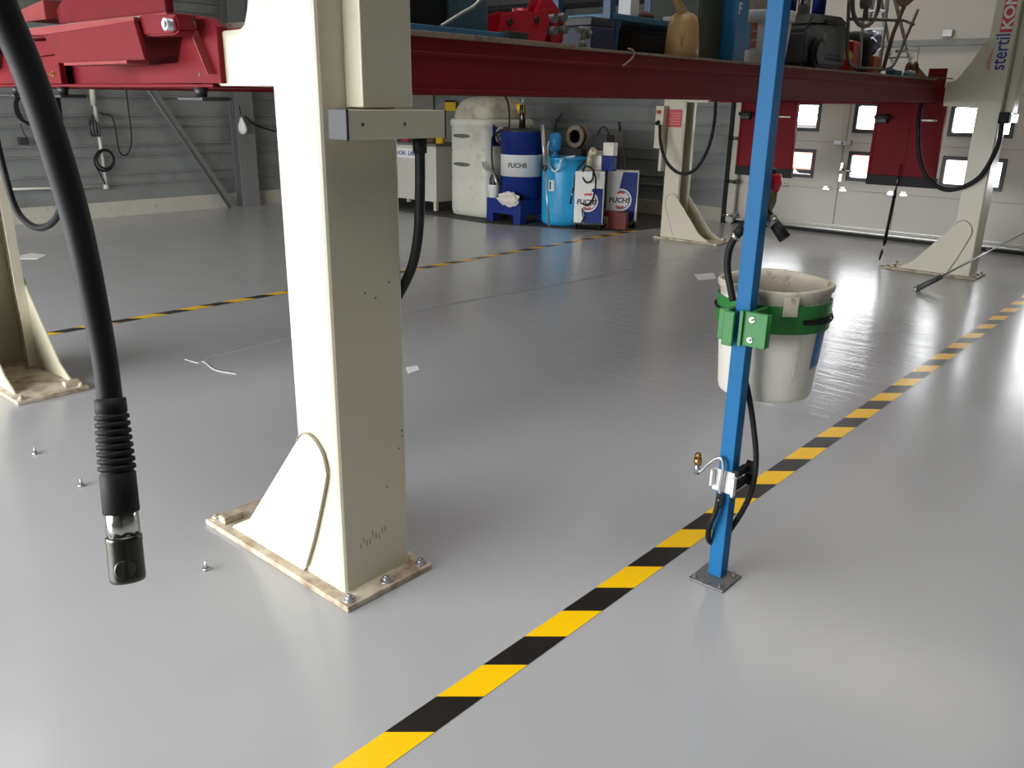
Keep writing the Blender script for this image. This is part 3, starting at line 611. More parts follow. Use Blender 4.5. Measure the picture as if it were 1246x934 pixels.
ah = thing('air_hose', 'black air hose looping right of the blue post down to the lower fitting', 'hose', (2.46, 1.05, .3))
bm = N(); q = lambda x, y: P(x, y, X=2.44)
tube(bm, [P(905, 455, X=2.435), q(911, 480), q(917, 520), q(920, 560), q(915, 595), q(903, 622), P(888, 645, X=2.44), P(880, 655, X=2.45), P(869, 661, X=2.40), P(862, 655, X=2.362), P(864, 638, X=2.345), P(871, 622, X=2.35), P(876, 600, X=2.355)], .0095); obj('tube', bm, black_hose, ah)
af = thing('air_coupling', 'bent steel air pipe with brass tip bracketed low on the blue post', 'air coupling', (2.37, 1.13, .35))
q = lambda x, y: P(x, y, X=2.355)
obj('bent_pipe', one(tube, [q(849, 572), q(853, 573), q(862, 564), q(873, 557), q(879, 560), q(880, 572), q(877, 590), q(875, 606)], .0058), steel, af)
bm = N(); cyl(bm, q(848, 576), q(849, 563), .010); obj('elbow', bm, steel, af)
bm = N(); cyl(bm, q(849, 564), q(849.5, 557), .0135); cyl(bm, q(849.5, 557), q(850, 551), .008); cyl(bm, q(849.7, 554), q(849.8, 552.5), .011); obj('brass_tip', bm, brass, af)
p0, p1 = P(870, 565, X=2.372), P(897, 597, X=2.372)
bm = N(); box(bm, 2.368, 2.374, 1.092, 1.168, p1.z-.02, p0.z-.01, .001); box(bm, 2.345, 2.37, 1.160, 1.168, p1.z-.0, p0.z-.01, .001); box(bm, 2.350, 2.37, 1.083, 1.093, p1.z-.02, p0.z-.02, .001); obj('bracket', bm, white, af)
bm = N(); [box(bm, 2.372, 2.45, 1.08, 1.102, z_, z_+.022, .002) for z_ in (p1.z+.0, p1.z+.045)]; [prism(bm, [(2.44, z_), (2.47, z_+.03), (2.46, z_-.01)], 'y', 1.06, 1.10) for z_ in (p1.z, p1.z+.045)]; obj('rubber_clip', bm, black_rub, af)
bm = N(); cyl(bm, q(876, 603), q(875, 616), .009); cyl(bm, q(876, 606), q(875.6, 609), .012, n=6); obj('hose_nut', bm, gunmetal, af)
# foreground delivery hose with metal nozzle hanging from above
fh = thing('filling_hose', 'thick black hose with ribbed sleeve and steel nozzle hanging in left foreground', 'hose', (.5, .9, .9))
D_ = [(-22, -60, .80), (2, 10, .82), (30, 75, .84), (62, 165, .86), (88, 250, .88), (105, 320, .89), (118, 385, .90), (128, 440, .905), (134, 488, .91)]
hp = [P(x, y, D=d) for x, y, d in D_]
obj('tube', one(tube, hp, [.0165, .0160, .0155, .0155, .015, .0142, .0136, .013, .013], n=24, k=12), black_hose, fh)
s0, s1 = P(134, 484, D=.91), P(156, 706, D=.92); dd = (s1-s0); L_ = dd.length
prof = [(.0135, 0), (.0160, .001), (.0163, .016)]
z_ = .0175
for k in range(8): prof += [(.0148+.0002*k, z_), (.0176+.00025*k, z_+.0012), (.0178+.00025*k, z_+.0052), (.0150+.0002*k, z_+.0064)]; z_ += .0079
prof += [(.0170, z_+.0005), (.0186, z_+.002), (.0188, z_+.022), (.0190, z_+.0435), (.0180, z_+.0455)]
bm = N(); lathe(bm, prof, a=s0, c=s1, n=32); obj('ribbed_sleeve', bm, black_rub, fh)
zs = z_+.0445
bm = N(); lathe(bm, [(.0165, zs), (.0172, zs+.001), (.0176, L_*.755)], a=s0, c=s1, n=8); obj('hex_nipple', bm, chrome, fh)
bm = N(); lathe(bm, [(.0165, L_*.755-.002), (.0190, L_*.755), (.0190, L_*.755+.004), (.0186, L_*.755+.006), (.0188, L_*.97), (.0184, L_*.99), (.0172, L_)], a=s0, c=s1, n=40); nz = obj('nozzle', bm, gunmetal, fh)
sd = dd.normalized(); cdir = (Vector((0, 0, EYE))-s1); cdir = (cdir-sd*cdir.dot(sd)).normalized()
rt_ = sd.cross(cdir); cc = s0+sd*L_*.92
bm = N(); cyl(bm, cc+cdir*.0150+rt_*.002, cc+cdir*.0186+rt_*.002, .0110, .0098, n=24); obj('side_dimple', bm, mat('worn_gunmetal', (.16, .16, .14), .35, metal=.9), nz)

# ------------------------------------------------------------------ far corner: oil store
cbn = thing('chest_cabinet', 'low cream chest cabinet with a maker strip, left of the milky tank', 'cabinet', (9.0, 9.6, 0))
obj('carcass', one(box, 8.62, 9.25, 9.06, 10.35, .14, .93, .01), wall_beige, cbn); obj('lid', one(box, 8.60, 9.27, 9.04, 10.37, .93, .965, .008), dusty, cbn)
for x in (8.67, 9.15):
    for y in (9.12, 10.25): obj('leg', one(box, x, x+.05, y, y+.05, 0.008, .14), cream, cbn)
bm = N(); box(bm, 8.615, 8.62, 9.35, 10.2, .74, .88); sg = obj('maker_strip', bm, white, cbn)
obj('lettering', text_bm('FUCHS', .075, (8.614, 9.93, .785), (0, -1, 0), (0, 0, 1), bold=.02), ink_blue, sg)
obj('lettering', text_bm('LABO', .085, (8.614, 9.65, .785), (0, -1, 0), (0, 0, 1), bold=.03, shear=.2), ink_blue, sg)
bm = N(); prism(bm, [(9.40, .77), (9.34, .77), (9.34, .85), (9.40, .85)], 'x', 8.612, 8.6145); obj('red_mark', bm, ink_red, sg)
# milky tank
tk = thing('oil_tank', 'tall milky white plastic oil tank with blue sticker and grimy dome', 'tank', (9.08, 8.35, 0))
tx, ty, hx, hy = 9.05, 8.36, .50, .385
prof = [(.90, .012), (.97, .03), (1.0, .10), (1.0, .50), (.99, .515), (.99, .53), (1.0, .545), (1.0, .88), (.985, .895), (.985, .92), (1.0, .935), (1.0, 1.22), (1.03, 1.235), (1.03, 1.30), (1.0, 1.32), (.96, 1.33)]
bm = N(); lathe(bm, prof, tx, ty, n=64, sx=hx, sy=hy, p=7); obj('body', bm, tank_m, tk)
bm = N(); lathe(bm, [(.98, 1.325), (.97, 1.36), (.92, 1.45), (.80, 1.545), (.6, 1.60), (.3, 1.62), (.05, 1.625)], tx, ty, n=64, sx=hx, sy=hy, p=5); obj('dome', bm, dome_m, tk)
for z_ in (.72, 1.10):
    bm = N(); lathe(bm, [(.02, -.012), (.6, -.010), (1, 0), (.6, .012), (.1, .014)], a=(tx-hx+.002, ty+.10, z_), c=(tx-hx-.03, ty+.10, z_), n=24, sx=.17, sy=.03)
    obj('grip_dent_shade', bm, dusty, tk)  # dark raised lens stands in for the shade in a grip dent
bm = N(); box(bm, tx-.40, tx-.10, ty-hy-.006, ty-hy, .98, 1.26); sg = obj('sticker', bm, navy, tk)
bm = N(); disc(bm, (tx-.24, ty-hy-.007, 1.12), (1, 0, 0), (0, 0, 1), .085, .12); disc(bm, (tx-.24, ty-hy-.007, 1.12), (1, 0, 0), (0, 0, 1), 0, .07); obj('roundel', bm, white, sg)
obj('lettering', text_bm('FUCHS', .105, (tx-.385, ty-hy-.009, 1.085), (1, 0, 0), (0, 0, 1), bold=.03, shear=.2), ink_black, sg)
bm = N(); disc(bm, (tx-.24, ty-hy-.009, 1.12), (1, 0, 0), (0, 0, 1), .09, .115, a0=R(30), a1=R(75)); disc(bm, (tx-.24, ty-hy-.009, 1.12), (1, 0, 0), (0, 0, 1), .09, .115, a0=R(230), a1=R(290)); obj('red_arc', bm, ink_red, sg)
bm = N(); lathe(bm, [(.09, 1.40), (.09, 1.50), (.07, 1.53)], tx+.22, ty-hy+.06, n=20); obj('filler_cap', bm, yellow, tk)
# stand, drum on it
sdt = thing('drum_stand', 'low navy blue steel stand carrying the blue and white drum', 'stand', (8.8, 7.62, 0))
obj('tray', one(box, 8.50, 9.10, 7.33, 7.94, .12, .315, .006), navy, sdt)
for x in (8.50, 8.98):
    for y in (7.33, 7.82): obj('leg', one(box, x, x+.12, y, y+.12, .008, .125), navy, sdt)
def drum(cx, cy, z0, r, h, bands):
    out = []
    for (a, c, m) in bands:
        za, zc = z0+a*h, z0+c*h; p = [(r*.985, za)]
        for t in (0, 1): p.append((r, za+.004 if t == 0 else zc-.004))
        p.append((r*.985, zc)); out.append((p, m))
    return out
dr = thing('oil_drum', 'steel drum in blue and white bands standing on the navy stand', 'drum', (8.84, 7.62, .315))
cx_, cy_ = 8.84, 7.615
for (p, m) in ([(.278, .317), (.285, .322), (.285, .60), (.290, .605), (.285, .612)], navy), ([(.284, .612), (.284, .88), (.290, .885), (.284, .892)], white), ([(.285, .892), (.285, 1.17), (.291, 1.178), (.285, 1.186), (.26, 1.176)], navy):
    bm = N(); lathe(bm, p, cx_, cy_, n=48); obj('drum_band', bm, m, dr)
def on_cyl(bm, cx, cy, r):
    for v in bm.verts:   # wrap a flat patch (x = arc length, z) round a drum facing the photo's near side
        t = v.co.x/r; v.co = Vector((cx+(r+v.co.y)*cos(t), cy+(r+v.co.y)*sin(t), v.co.z))
an = math.atan2(-cy_, -cx_)
bm = text_bm('FUCHS', .085, (0, 0, 0), (1, 0, 0), (0, 0, 1), bold=.02, ext=.001)
for v in bm.verts: v.co.x += .284*(an)-.19; v.co.z += .73; v.co.y = abs(v.co.y)*0+.003
on_cyl(bm, cx_, cy_, .284); obj('lettering', bm, ink_black, dr)
pm = thing('drum_pump', 'grease pump with upright cylinder on the blue and white drum', 'pump', (8.84, 7.62, 1.18))
bm = N(); lathe(bm, [(.27, 1.186), (.275, 1.195), (.26, 1.21), (.1, 1.225), (.05, 1.23)], cx_, cy_, n=32); obj('cover', bm, dark_m, pm)
bm = N(); cyl(bm, (cx_, cy_, 1.22), (cx_, cy_, 1.52), .045, .035); obj('cylinder', bm, gunmetal, pm); bm = N(); cyl(bm, (cx_, cy_, 1.52), (cx_, cy_, 1.60), .012); obj('air_stem', bm, steel, pm)
bm = N(); tube(bm, [(cx_-.15, cy_+.1, 1.2), (cx_-.15, cy_+.1, 1.4), (cx_-.1, cy_+.18, 1.56), (cx_, cy_+.35, 1.66), (cx_+.1, cy_+.5, 1.72)], .012); obj('supply_hose', bm, black_rub, pm)
bm = N(); tube(bm, [(cx_-.1, cy_+.24, 1.2), (cx_-.2, cy_+.34, 1.12), (cx_-.27, cy_+.30, .95), (cx_-.31, cy_+.25, .75), (cx_-.33, cy_+.18, .62), (cx_-.31, cy_+.10, .5)], .011); obj('grease_hose', bm, black_rub, pm)
bm = N(); tube(bm, [(cx_-.33, cy_+.42, .78), (cx_-.34, cy_+.36, .70), (cx_-.34, cy_+.22, .66)], .014); tube(bm, [(cx_-.345, cy_+.22, .68), (cx_-.345, cy_+.10, .46)], .018, smooth=False); obj('grease_gun', bm, steel, pm)
# rag on stand edge
bm = N(); bmesh.ops.create_icosphere(bm, subdivisions=3, radius=1)
for v in bm.verts:
    d_ = v.co.normalized(); k = 1+.28*sin(d_.x*9+1)*cos(d_.y*8)+.2*sin(d_.z*13+d_.x*7); v.co = Vector((8.46+.05*d_.x*k, 7.50+.17*d_.y*k, .325+.085*d_.z*k))
tag(obj('rag', bm, rag), 'crumpled white rag hanging on the front of the navy stand', 'rag')
sb = thing('small_bucket', 'small white pot standing on the left end of the navy stand', 'pot', (8.56, 7.84, .315))
bm = N(); lathe(bm, [(.065, .316), (.07, .32), (.082, .47), (.086, .475), (.086, .49), (.07, .488)], 8.572, 7.872, n=28); obj('pot', bm, white, sb)
bm = N(); lathe(bm, [(.055, .488), (.06, .50), (.06, .57), (.045, .60), (.04, .62)], 8.572, 7.872, n=24); tag(obj('glass_jar', bm, dark_m), 'dark jar standing on the small white pot', 'jar')
# grey pole in front
pl = thing('standing_pole', 'thin grey pump pole upright between navy stand and light blue drum', 'pole', (8.52, 7.0, 0))
a, c = P(668, 275, X=8.5), P(660, 152, X=8.62)
obj('lower_tube', one(cyl, a, a.lerp(c, .6), .014), steel, pl); obj('upper_tube', one(cyl, a.lerp(c, .58), c, .026), alu, pl); obj('collar', one(cyl, a.lerp(c, .56), a.lerp(c, .60), .032), gunmetal, pl)
# rubber hose and tyre-dark coil behind pole
bm = N(); bmesh.ops.create_cone
for k in range(3): tube(bm, [(9.13+.02*k, 7.27+.20*cos(t*pi/8)*.8, .62+.26*sin(t*pi/8)) for t in range(17)], .016, n=8)
tag(obj('hose_coil', bm, black_rub), 'coiled black hose between the banded drum and light blue drum', 'hose coil')
# light blue drum
bd = thing('plastic_drum', 'light blue plastic drum with small white label', 'drum', (9.0, 7.02, 0))
bx_, by_ = 9.0, 7.00
bm = N(); lathe(bm, [(.24, .01), (.275, .03), (.288, .07), (.29, .20), (.296, .45), (.296, .6), (.288, .78), (.272, .84), (.285, .85), (.288, .865), (.285, .885), (.25, .878), (.02, .872)], bx_, by_, n=56); obj('body', bm, cyan, bd)
an2 = math.atan2(-by_, -bx_)
def wrap_quad(bm, r, t0, t1, z0, z1, n=6):
    for i in range(n):
        a, c = t0+(t1-t0)*i/n, t0+(t1-t0)*(i+1)/n
        bm.faces.new([bm.verts.new((bx_+r*cos(t), by_+r*sin(t), z_)) for t, z_ in ((a, z0), (c, z0), (c, z1), (a, z1))])
bm = N(); wrap_quad(bm, .2985, an2-.72, an2-.44, .46, .60); lb = obj('label', bm, white, bd)
bm = N(); wrap_quad(bm, .2995, an2-.68, an2-.60, .48, .58); obj('label_mark', bm, ink_black, lb)
hpump = thing('hand_pump', 'light blue hand pump with milky looped hose on the plastic drum', 'pump', (8.95, 7.05, .87))
ux, uy = 8.88, 7.07
bm = N(); lathe(bm, [(.055, .875), (.06, .905), (.03, .915), (.03, .955), (.06, .96), (.075, .98), (.078, 1.14), (.05, 1.18), (.02, 1.19)], ux, uy, n=24); obj('pump_body', bm, cyan_d, hpump)
bm = N(); tube(bm, [(ux, uy, 1.18), (ux-.02, uy-.02, 1.3), (ux-.02, uy-.10, 1.42)], .010); tube(bm, [(ux, uy+.04, 1.18), (ux-.02, uy-.02, 1.36)], .007); obj('pump_handle', bm, black_rub, hpump)
bm = N(); q = lambda x, y: P(x, y, X=8.66); tube(bm, [P(668, 172, X=8.8), q(666, 185), q(668, 200), q(674, 208), q(680, 205), q(683, 195), P(688, 192, X=8.8), P(700, 190, X=8.9)], .014); obj('delivery_hose', bm, clear_hose, hpump)
# things on/behind the drums
t = thing('cable_reel', 'brown wooden reel behind the light blue drum pump', 'reel', (9.5, 7.4, .9))
rx, ry = 9.52, 7.25
bm = N(); [cyl(bm, (rx+k, ry, 1.12), (rx+k+.015, ry, 1.12), .15, n=28) for k in (0, .12)]; obj('flange', bm, wood, t); obj('core', one(cyl, (rx, ry, 1.12), (rx+.12, ry, 1.12), .09), rusty, t)
obj('stand', one(box, rx-.12, rx+.3, ry-.2, ry+.2, .008, .97, .01), dark_m, t)
bx2 = thing('battery_box', 'small black box with handle behind the light blue drum', 'box', (9.6, 6.95, .9))
bm = N(); box(bm, 9.52, 9.72, 6.72, 6.96, .97, 1.16, .01); obj('case', bm, dark_m, bx2)
bm = N(); tube(bm, [(9.6, 6.74, 1.16), (9.6, 6.78, 1.24), (9.6, 6.86, 1.25), (9.6, 6.92, 1.16)], .01, k=4); obj('handle', bm, black_rub, bx2)
bm = N(); box(bm, 9.48, 9.78, 6.66, 7.02, .008, .97, .01); tag(obj('dark_cabinet', bm, dgreen2), 'dark steel cabinet hidden behind the light blue drum under the black box', 'cabinet')
# two maker-branded oil trolleys
def trolley(x, y, wd, z1, rot, label, slant):
    t = thing('oil_trolley', label, 'oil trolley', (x, y, 0), rot, 'branded oil trolleys')
    L = dict(parent=t, world=False); h_ = wd/2
    obj('cabinet', one(box, 0, .24, -h_, h_, .09, z1, .006), white, **L)
    X = -.0012
    bl = [(-h_+.01, .10), (h_-wd*.35, .10), (h_-wd*.25, z1*.35), (h_-wd*.62, z1*.72), (-h_+.01, z1*.72)] if slant else [(-h_+.03, .10), (h_-wd*.55, .10), (h_-wd*.30, z1*.4), (h_-wd*.50, z1-.01), (-h_+.01, z1-.01), (-h_+.01, .4)]
    obj('blue_panel', one(prism, bl, 'x', X, X+.001), navy, **L)
    cy2, cz = wd*.04, z1*.50; rr = wd*.34
    bm = N(); disc(bm, (X-.001, cy2, cz), (0, -1, 0), (0, 0, 1), 0, rr*.82); disc(bm, (X-.001, cy2, cz), (0, -1, 0), (0, 0, 1), rr*.90, rr*1.06); obj('roundel', bm, white, **L)
    bm = N(); disc(bm, (X-.002, cy2, cz), (0, -1, 0), (0, 0, 1), rr*.6, rr*.8, a0=R(60), a1=R(120)); disc(bm, (X-.002, cy2, cz), (0, -1, 0), (0, 0, 1), rr*.62, rr*.8, a0=R(235), a1=R(300)); obj('red_arc', bm, ink_red, **L)
    bm = text_bm('FUCHS', wd*.225, (X-.002, wd*.42, cz-.035), (0, -1, 0), (0, 0, 1), bold=.035, shear=.15); obj('lettering', bm, ink_black, **L)
    for xx in (.03, .20):
        for yy in (-h_+.03, h_-.03): obj('wheel', one(cyl, (xx, yy-.015, .048), (xx, yy+.015, .048), .04, n=18), black_rub, **L)
    obj('chassis', one(box, -.02, .26, -h_-.02, h_+.02, .08, .10), dark_m, **L)
    return t
t1 = trolley(8.78, 6.42, .37, .74, R(33), 'oil trolley with looped black hose in front of its panel, right of the blue drum', True)
bm = N(); q = lambda x, y: P(x, y, X=8.74)
tube(bm, [q(712, 196), q(703, 206), q(699, 222), q(703, 240), q(714, 250), q(722, 240), q(725, 218), q(720, 205), q(712, 203), q(709, 214), q(714, 222), q(721, 218), q(722, 207)], .012, n=8); obj('looped_hose', bm, black_rub, t1)
bm = N(); tube(bm, [q(706, 250), q(711, 262), q(706, 274)], .012, n=8); tube(bm, [q(698, 228), q(694, 248)], .014, n=8, smooth=False); obj('hose_gun', bm, gunmetal, t1)
t2 = trolley(9.30, 6.27, .40, .73, R(31), 'oil trolley farthest right, with the dark red box at its foot', False)
bm = N(); tube(bm, [(9.4, 6.3, .72), (9.38, 6.35, 1.0), (9.36, 6.4, 1.25)], .008); obj('mast', bm, rusty, t2); obj('mast_tip', one(cyl, (9.36, 6.4, 1.22), (9.355, 6.41, 1.34), .018), black_rub, t2)
cn = thing('jerrycan', 'white canister on top of the nearer oil trolley', 'canister', (9.0, 6.4, .74))
bm = N(); box(bm, 8.98, 9.09, 6.40, 6.56, .745, .98, .015); obj('body', bm, white_pl, cn)
bm = N(); box(bm, 8.98, 9.08, 6.22, 6.39, .745, .93, .012); tag(obj('blue_can', bm, navy), 'navy can beside the white canister on the oil trolley', 'can')
bm = N(); box(bm, 8.985, 9.08, 6.225, 6.385, .932, 1.09, .006); tag(obj('white_carton', bm, white_pl), 'white carton standing on the navy can', 'carton')
nz2 = N(); cyl(nz2, (8.88, 6.52, .745), (8.88, 6.50, .93), .045, .035); cyl(nz2, (8.88, 6.50, .93), (8.87, 6.44, 1.0), .04, .05); cyl(nz2, (8.87, 6.44, .97), (8.86, 6.38, .96), .03)
tag(obj('spray_can', nz2, beige_canister), 'beige dispenser can on the front of the oil trolley top', 'can')
rb = thing('red_box', 'small dark red box at the foot of the far oil trolley', 'box', (9.05, 6.25, 0))
bm = N(); box(bm, 8.96+.14, 9.17, 6.06, 6.42, .008, .235, .012); obj('case', bm, redbox_m, rb)
bm = N(); box(bm, 9.093, 9.10, 6.33, 6.39, .07, .16); obj('label', bm, beige_canister, rb)
# notice board & wall stuff in the corner
nb = thing('notice_board', 'white board on the left wall behind the chest cabinet', 'board', (9.9, 11.55, 1.4))
obj('panel', one(box, 9.2, 10.9, 11.50, 11.565, 1.05, 1.95, .004), wall_beige, nb)
bm = N(); box(bm, 9.3, 9.5, 11.3, 11.5, 1.38, 1.75, .01); tag(obj('switch_box', bm, door_m), 'off-white switch box on the board above the chest cabinet', 'box')
ys = thing('yellow_sign', 'small yellow sign with black top on the far corner wall', 'sign', (10.87, 11.3, 1.5))
a, c = P(541, 122, X=10.86), P(554, 135, X=10.86); bm = N(); box(bm, 10.865, 10.88, c.y, a.y, c.z, a.z); obj('plate', bm, yellow, ys); bm = N(); box(bm, 10.86, 10.866, c.y, a.y, a.z-.03, a.z+.005); obj('black_band', bm, ink_black, ys)
bm = N()
for y in (9.2, 9.45, 9.75): lathe(bm, [(.07, .966), (.075, 1.0), (.075, 1.08), (.05, 1.10)], 8.95, y, n=16)
b0 = bm; b0.free()
for k, (y, m, lb_, hh) in enumerate(((9.15, yellow, 'yellow tub on the chest cabinet next to the milky tank', .28), (9.33, rusty, 'brown tin on the chest cabinet left of the yellow tub', .20), (9.62, white, 'white tin on the chest cabinet', .13), (9.9, red_lbl, 'red tin on the left end of the chest cabinet', .18))):
    bm = N(); lathe(bm, [(.06, .966), (.068, .97), (.068, .96+hh), (.072, .965+hh), (.06, .97+hh)], 8.80, y, n=20); tag(obj('tin', bm, m), lb_, 'tin', 'tins on the chest cabinet')

# ------------------------------------------------------------------ things on the left wall
Yw = 11.48
q = lambda x, y, Y=Yw: P(x, y, Y=Y)
wp = thing('wall_pipe', 'thin pale water pipe running down and along the left wall', 'pipe', q(130, 228))
bm = N(); tube(bm, [q(111, 100), q(114, 128)], .034, smooth=False, n=10); tube(bm, [q(115, 128), q(130, 228)], .022, smooth=False, n=10); obj('downpipe', bm, door_m, wp)
bm = N(); tube(bm, [q(130, 227), q(-20, 231)], .016, smooth=False, n=8); cyl(bm, q(126, 227), q(132, 228), .03); obj('floor_run', bm, door_m, wp)
def loop(cx, cy, rx, ry, n=18): return [q(cx+rx*cos(2*pi*k/n), cy+ry*sin(2*pi*k/n), Yw-.03) for k in range(n+1)]
bm = N(); tube(bm, loop(127, 195, 12, 13), .014, n=8, k=3); tube(bm, loop(128, 194, 10, 11), .014, n=8, k=3); tube(bm, [q(118, 205, Yw-.02), q(124, 216, Yw-.02), q(128, 224, Yw-.02)], .008, n=6); tag(obj('coiled_cord', bm, black_rub), 'round coil of dark cord hanging on the pale wall pipe', 'cord')
bm = N(); tube(bm, [q(153, 105), q(156, 130), q(160, 165), q(158, 182), q(152, 189), q(145, 183), q(141, 160), q(136, 142), q(126, 139), q(120, 136)], .009, n=8); tag(obj('hanging_cord', bm, black_rub), 'dark cord hanging in a long loop on the left wall', 'cord')
bm = N(); 
for k in range(4): tube(bm, [q(113+k, 140+3*k, Yw-.05), q(108+4*k, 152, Yw-.06), q(112+3*k, 165, Yw-.06), q(118, 158+k, Yw-.05)], .016, n=6)
tag(obj('cord_bundle', bm, dark_m), 'tangle of dark cord tied to the middle of the wall pipe', 'cord')
bm = N()
for k in range(4): tube(bm, [q(26+2*k, 108+k, Yw-.03), q(18+k, 125, Yw-.05), q(22+2*k, 142+k, Yw-.05), q(38, 152-k, Yw-.05), q(48, 148, Yw-.03), q(44-k, 130, Yw-.03), q(33, 110, Yw-.03)], .013, n=6)
tag(obj('hose_hank', bm, black_rub), 'hank of dark hose hanging on the left wall behind the foreground hose', 'hose')
bm = N(); tube(bm, [q(25, 150), q(28, 160), q(33, 168)], .008, n=6); a, c = q(20, 167), q(34, 176); box(bm, a.x, c.x, Yw-.06, Yw, c.z, a.z, .01); tag(obj('hand_spray', bm, dark_m), 'black handset hanging under the hank of hose', 'handset')
pb = thing('white_bag', 'small white bag hung on the steel stanchion at the left wall', 'bag', q(295, 162, 11.3))
bm = N(); yb = 11.28
lathe(bm, [(.01, -.02), (.06, .0), (.085, .05), (.07, .12), (.03, .19), (.012, .22)], a=q(296, 162, yb), c=q(292, 132, yb), n=20, sx=1.1, sy=.6); obj('bag', bm, white, pb); bm = N(); tube(bm, [q(293, 140, yb), q(291, 128, yb)], .008, n=6); obj('hook', bm, black_rub, pb)
bm = N(); tube(bm, [q(297, 141, 11.3), q(310, 151, 11.35), q(325, 157, 11.4), q(345, 160, 11.45), q(370, 150, 11.45)], .011, n=8); tag(obj('wall_cable', bm, black_rub), 'black cable sagging right of the white bag', 'cable')

# ------------------------------------------------------------------ clutter on the runway
Y0 = 2.56
def at(x, y, Y=Y0): return P(x, y, Y=Y)
def slab(bm, x0, x1, y0, y1, z0, z1, bev=.003): box(bm, x0, x1, y0, y1, z0, z1, bev)
d = DK
# red steel channel and plank lying across near end
sb_ = thing('steel_channel', 'dark red steel channel lying across the near end of the lift', 'steel channel', (1.9, 3.3, 1.80))
bm = N(); prism(bm, [(2.86, 1.815), (3.72, 1.815), (3.74, 1.865), (3.64, 1.91), (2.86, 1.95)], 'x', 1.50, 1.53, .003); obj('web', bm, red, sb_)
bm = N(); box(bm, 1.50, 1.62, 2.86, 3.66, 1.803, 1.815, .003); obj('lower_flange', bm, redhi, sb_)
bm = N(); prism(bm, [(3.74, 1.83), (3.96, 1.83), (4.05, 1.87), (3.74, 1.90)], 'x', 1.46, 1.60, .003); obj('tapered_end', bm, redhi, sb_)
bm = N(); box(bm, 1.44, 1.66, 2.86, 4.0, 1.778, 1.802, .003); tag(obj('plank', bm, alu), 'grey plank lying under the dark red channel at upper left', 'plank')
# dark drums/boxes between channel and arm
for k, (x0, x1, yy, m, lb_) in enumerate(((1.74, 1.90, 2.62, shelf_blue, 'narrow dull blue drum at the top left behind the hinge pin'), (1.95, 2.10, 2.86, dgreen2, 'dark drum at the top left between the dull blue drum and the cream arm'))):
    bm = N(); lathe(bm, [(.10, d(x0)), (.105, d(x0)+.01), (.105, 2.3), (.09, 2.31)], (x0+x1)/2+.02, yy+.1, n=28); tag(obj('metal_drum', bm, m), lb_, 'drum')
# blue rack with dark infill
rk = thing('blue_rack', 'dull blue steel rack frame right of the near cream column, dark inside', 'rack', (2.5, 2.8, d(2.5)))
zr = d(2.5)+.006
bm = N(); box(bm, 2.16, 2.86, 2.55, 2.60, zr, zr+.028, .003); obj('lower_rail', bm, shelf_blue, rk)
bm = N(); box(bm, 2.16, 2.86, 3.02, 3.07, zr, zr+.028, .003); obj('lower_rail', bm, shelf_blue, rk)
for y in (2.55, 3.02): obj('upright', one(box, 2.24, 2.285, y, y+.05, zr+.028, 2.5, .003), shelf_blue, rk)
bm = N(); box(bm, 2.2, 2.84, 2.60, 3.02, zr, zr+.012); obj('shelf_board', bm, dark_m, rk)
bm = N(); box(bm, 2.30, 2.60, 2.66, 3.0, zr+.013, 2.35, .012); tag(obj('black_infill', bm, black_rub), 'black infill standing in for the dark interior of the dull blue rack', 'crate')  # black block added for the shaded inside of the rack
bm = N(); box(bm, 2.615, 2.80, 2.61, 2.95, zr+.013, 2.4, .01); tag(obj('grey_blue_panel', bm, mat('grey_blue_steel', (.05, .10, .13), .6, var=.5, scale=14)), 'grainy grey-blue steel block left of the red jack', 'steel block')
bm = N(); tube(bm, [at(536, 32, 2.57), at(560, 17, 2.57), at(580, 4, 2.57), at(596, -20, 2.57)], .007, n=8); tag(obj('bent_rod', bm, alu), 'pale bent rod leaning across the dark rack', 'rod')
# red jack
jk = thing('trolley_jack', 'bright red hydraulic jack with steel lugs on the plywood', 'jack', (3.1, 2.7, d(3.1)))
za = d(3.1)+.008
bm = N(); prism(bm, [(2.86, za+.025), (2.88, za+.10), (2.98, za+.125), (3.10, za+.13), (3.17, za+.15), (3.20, za+.10), (3.16, za), (2.98, za), (2.95, za+.02)], 'y', 2.60, 2.615, .003); prism(bm, [(2.86, za+.025), (2.88, za+.10), (2.98, za+.125), (3.10, za+.13), (3.17, za+.15), (3.20, za+.10), (3.16, za), (2.98, za), (2.95, za+.02)], 'y', 2.70, 2.715, .003); obj('side_plate', bm, red_br, jk)
bm = N(); cyl(bm, (3.05, 2.655, za+.03), (3.05, 2.655, za+.14), .035); tube(bm, [(3.12, 2.655, za+.10), (3.16, 2.655, za+.25), (3.18, 2.655, za+.5)], .020, smooth=False); obj('ram', bm, red_br, jk)
bm = N(); prism(bm, [(3.12, za+.13), (3.17, za+.21), (3.21, za+.21), (3.34, za+.12), (3.32, za), (3.24, za), (3.20, za+.08)], 'y', 2.62, 2.69, .004); obj('yoke', bm, red_br, jk)
bm = N()
for x, z_ in ((3.22, .11), (3.29, .12), (3.30, .07), (3.22, .06)): cyl(bm, (x, 2.585, za+z_), (x, 2.725, za+z_), .020, n=10)
obj('lug', bm, dusty, jk)
for x, z_ in ((2.92, .075), (3.10, .095)): obj('pivot_bolt', one(cyl, (x, 2.592, za+z_), (x, 2.60, za+z_), .014, n=12), gunmetal, jk)
bm = N(); box(bm, 2.84, 2.98, 2.54, 2.585, za-.008, za+.032, .003); tag(obj('steel_bar', bm, dark_m), 'short black steel bar in front of the red jack', 'steel bar')
bm = N(); cyl(bm, (2.90, 2.80, za), (2.88, 2.80, 2.4), .035); tag(obj('blue_cylinder', bm, navy), 'glossy navy cylinder standing behind the red jack', 'cylinder')
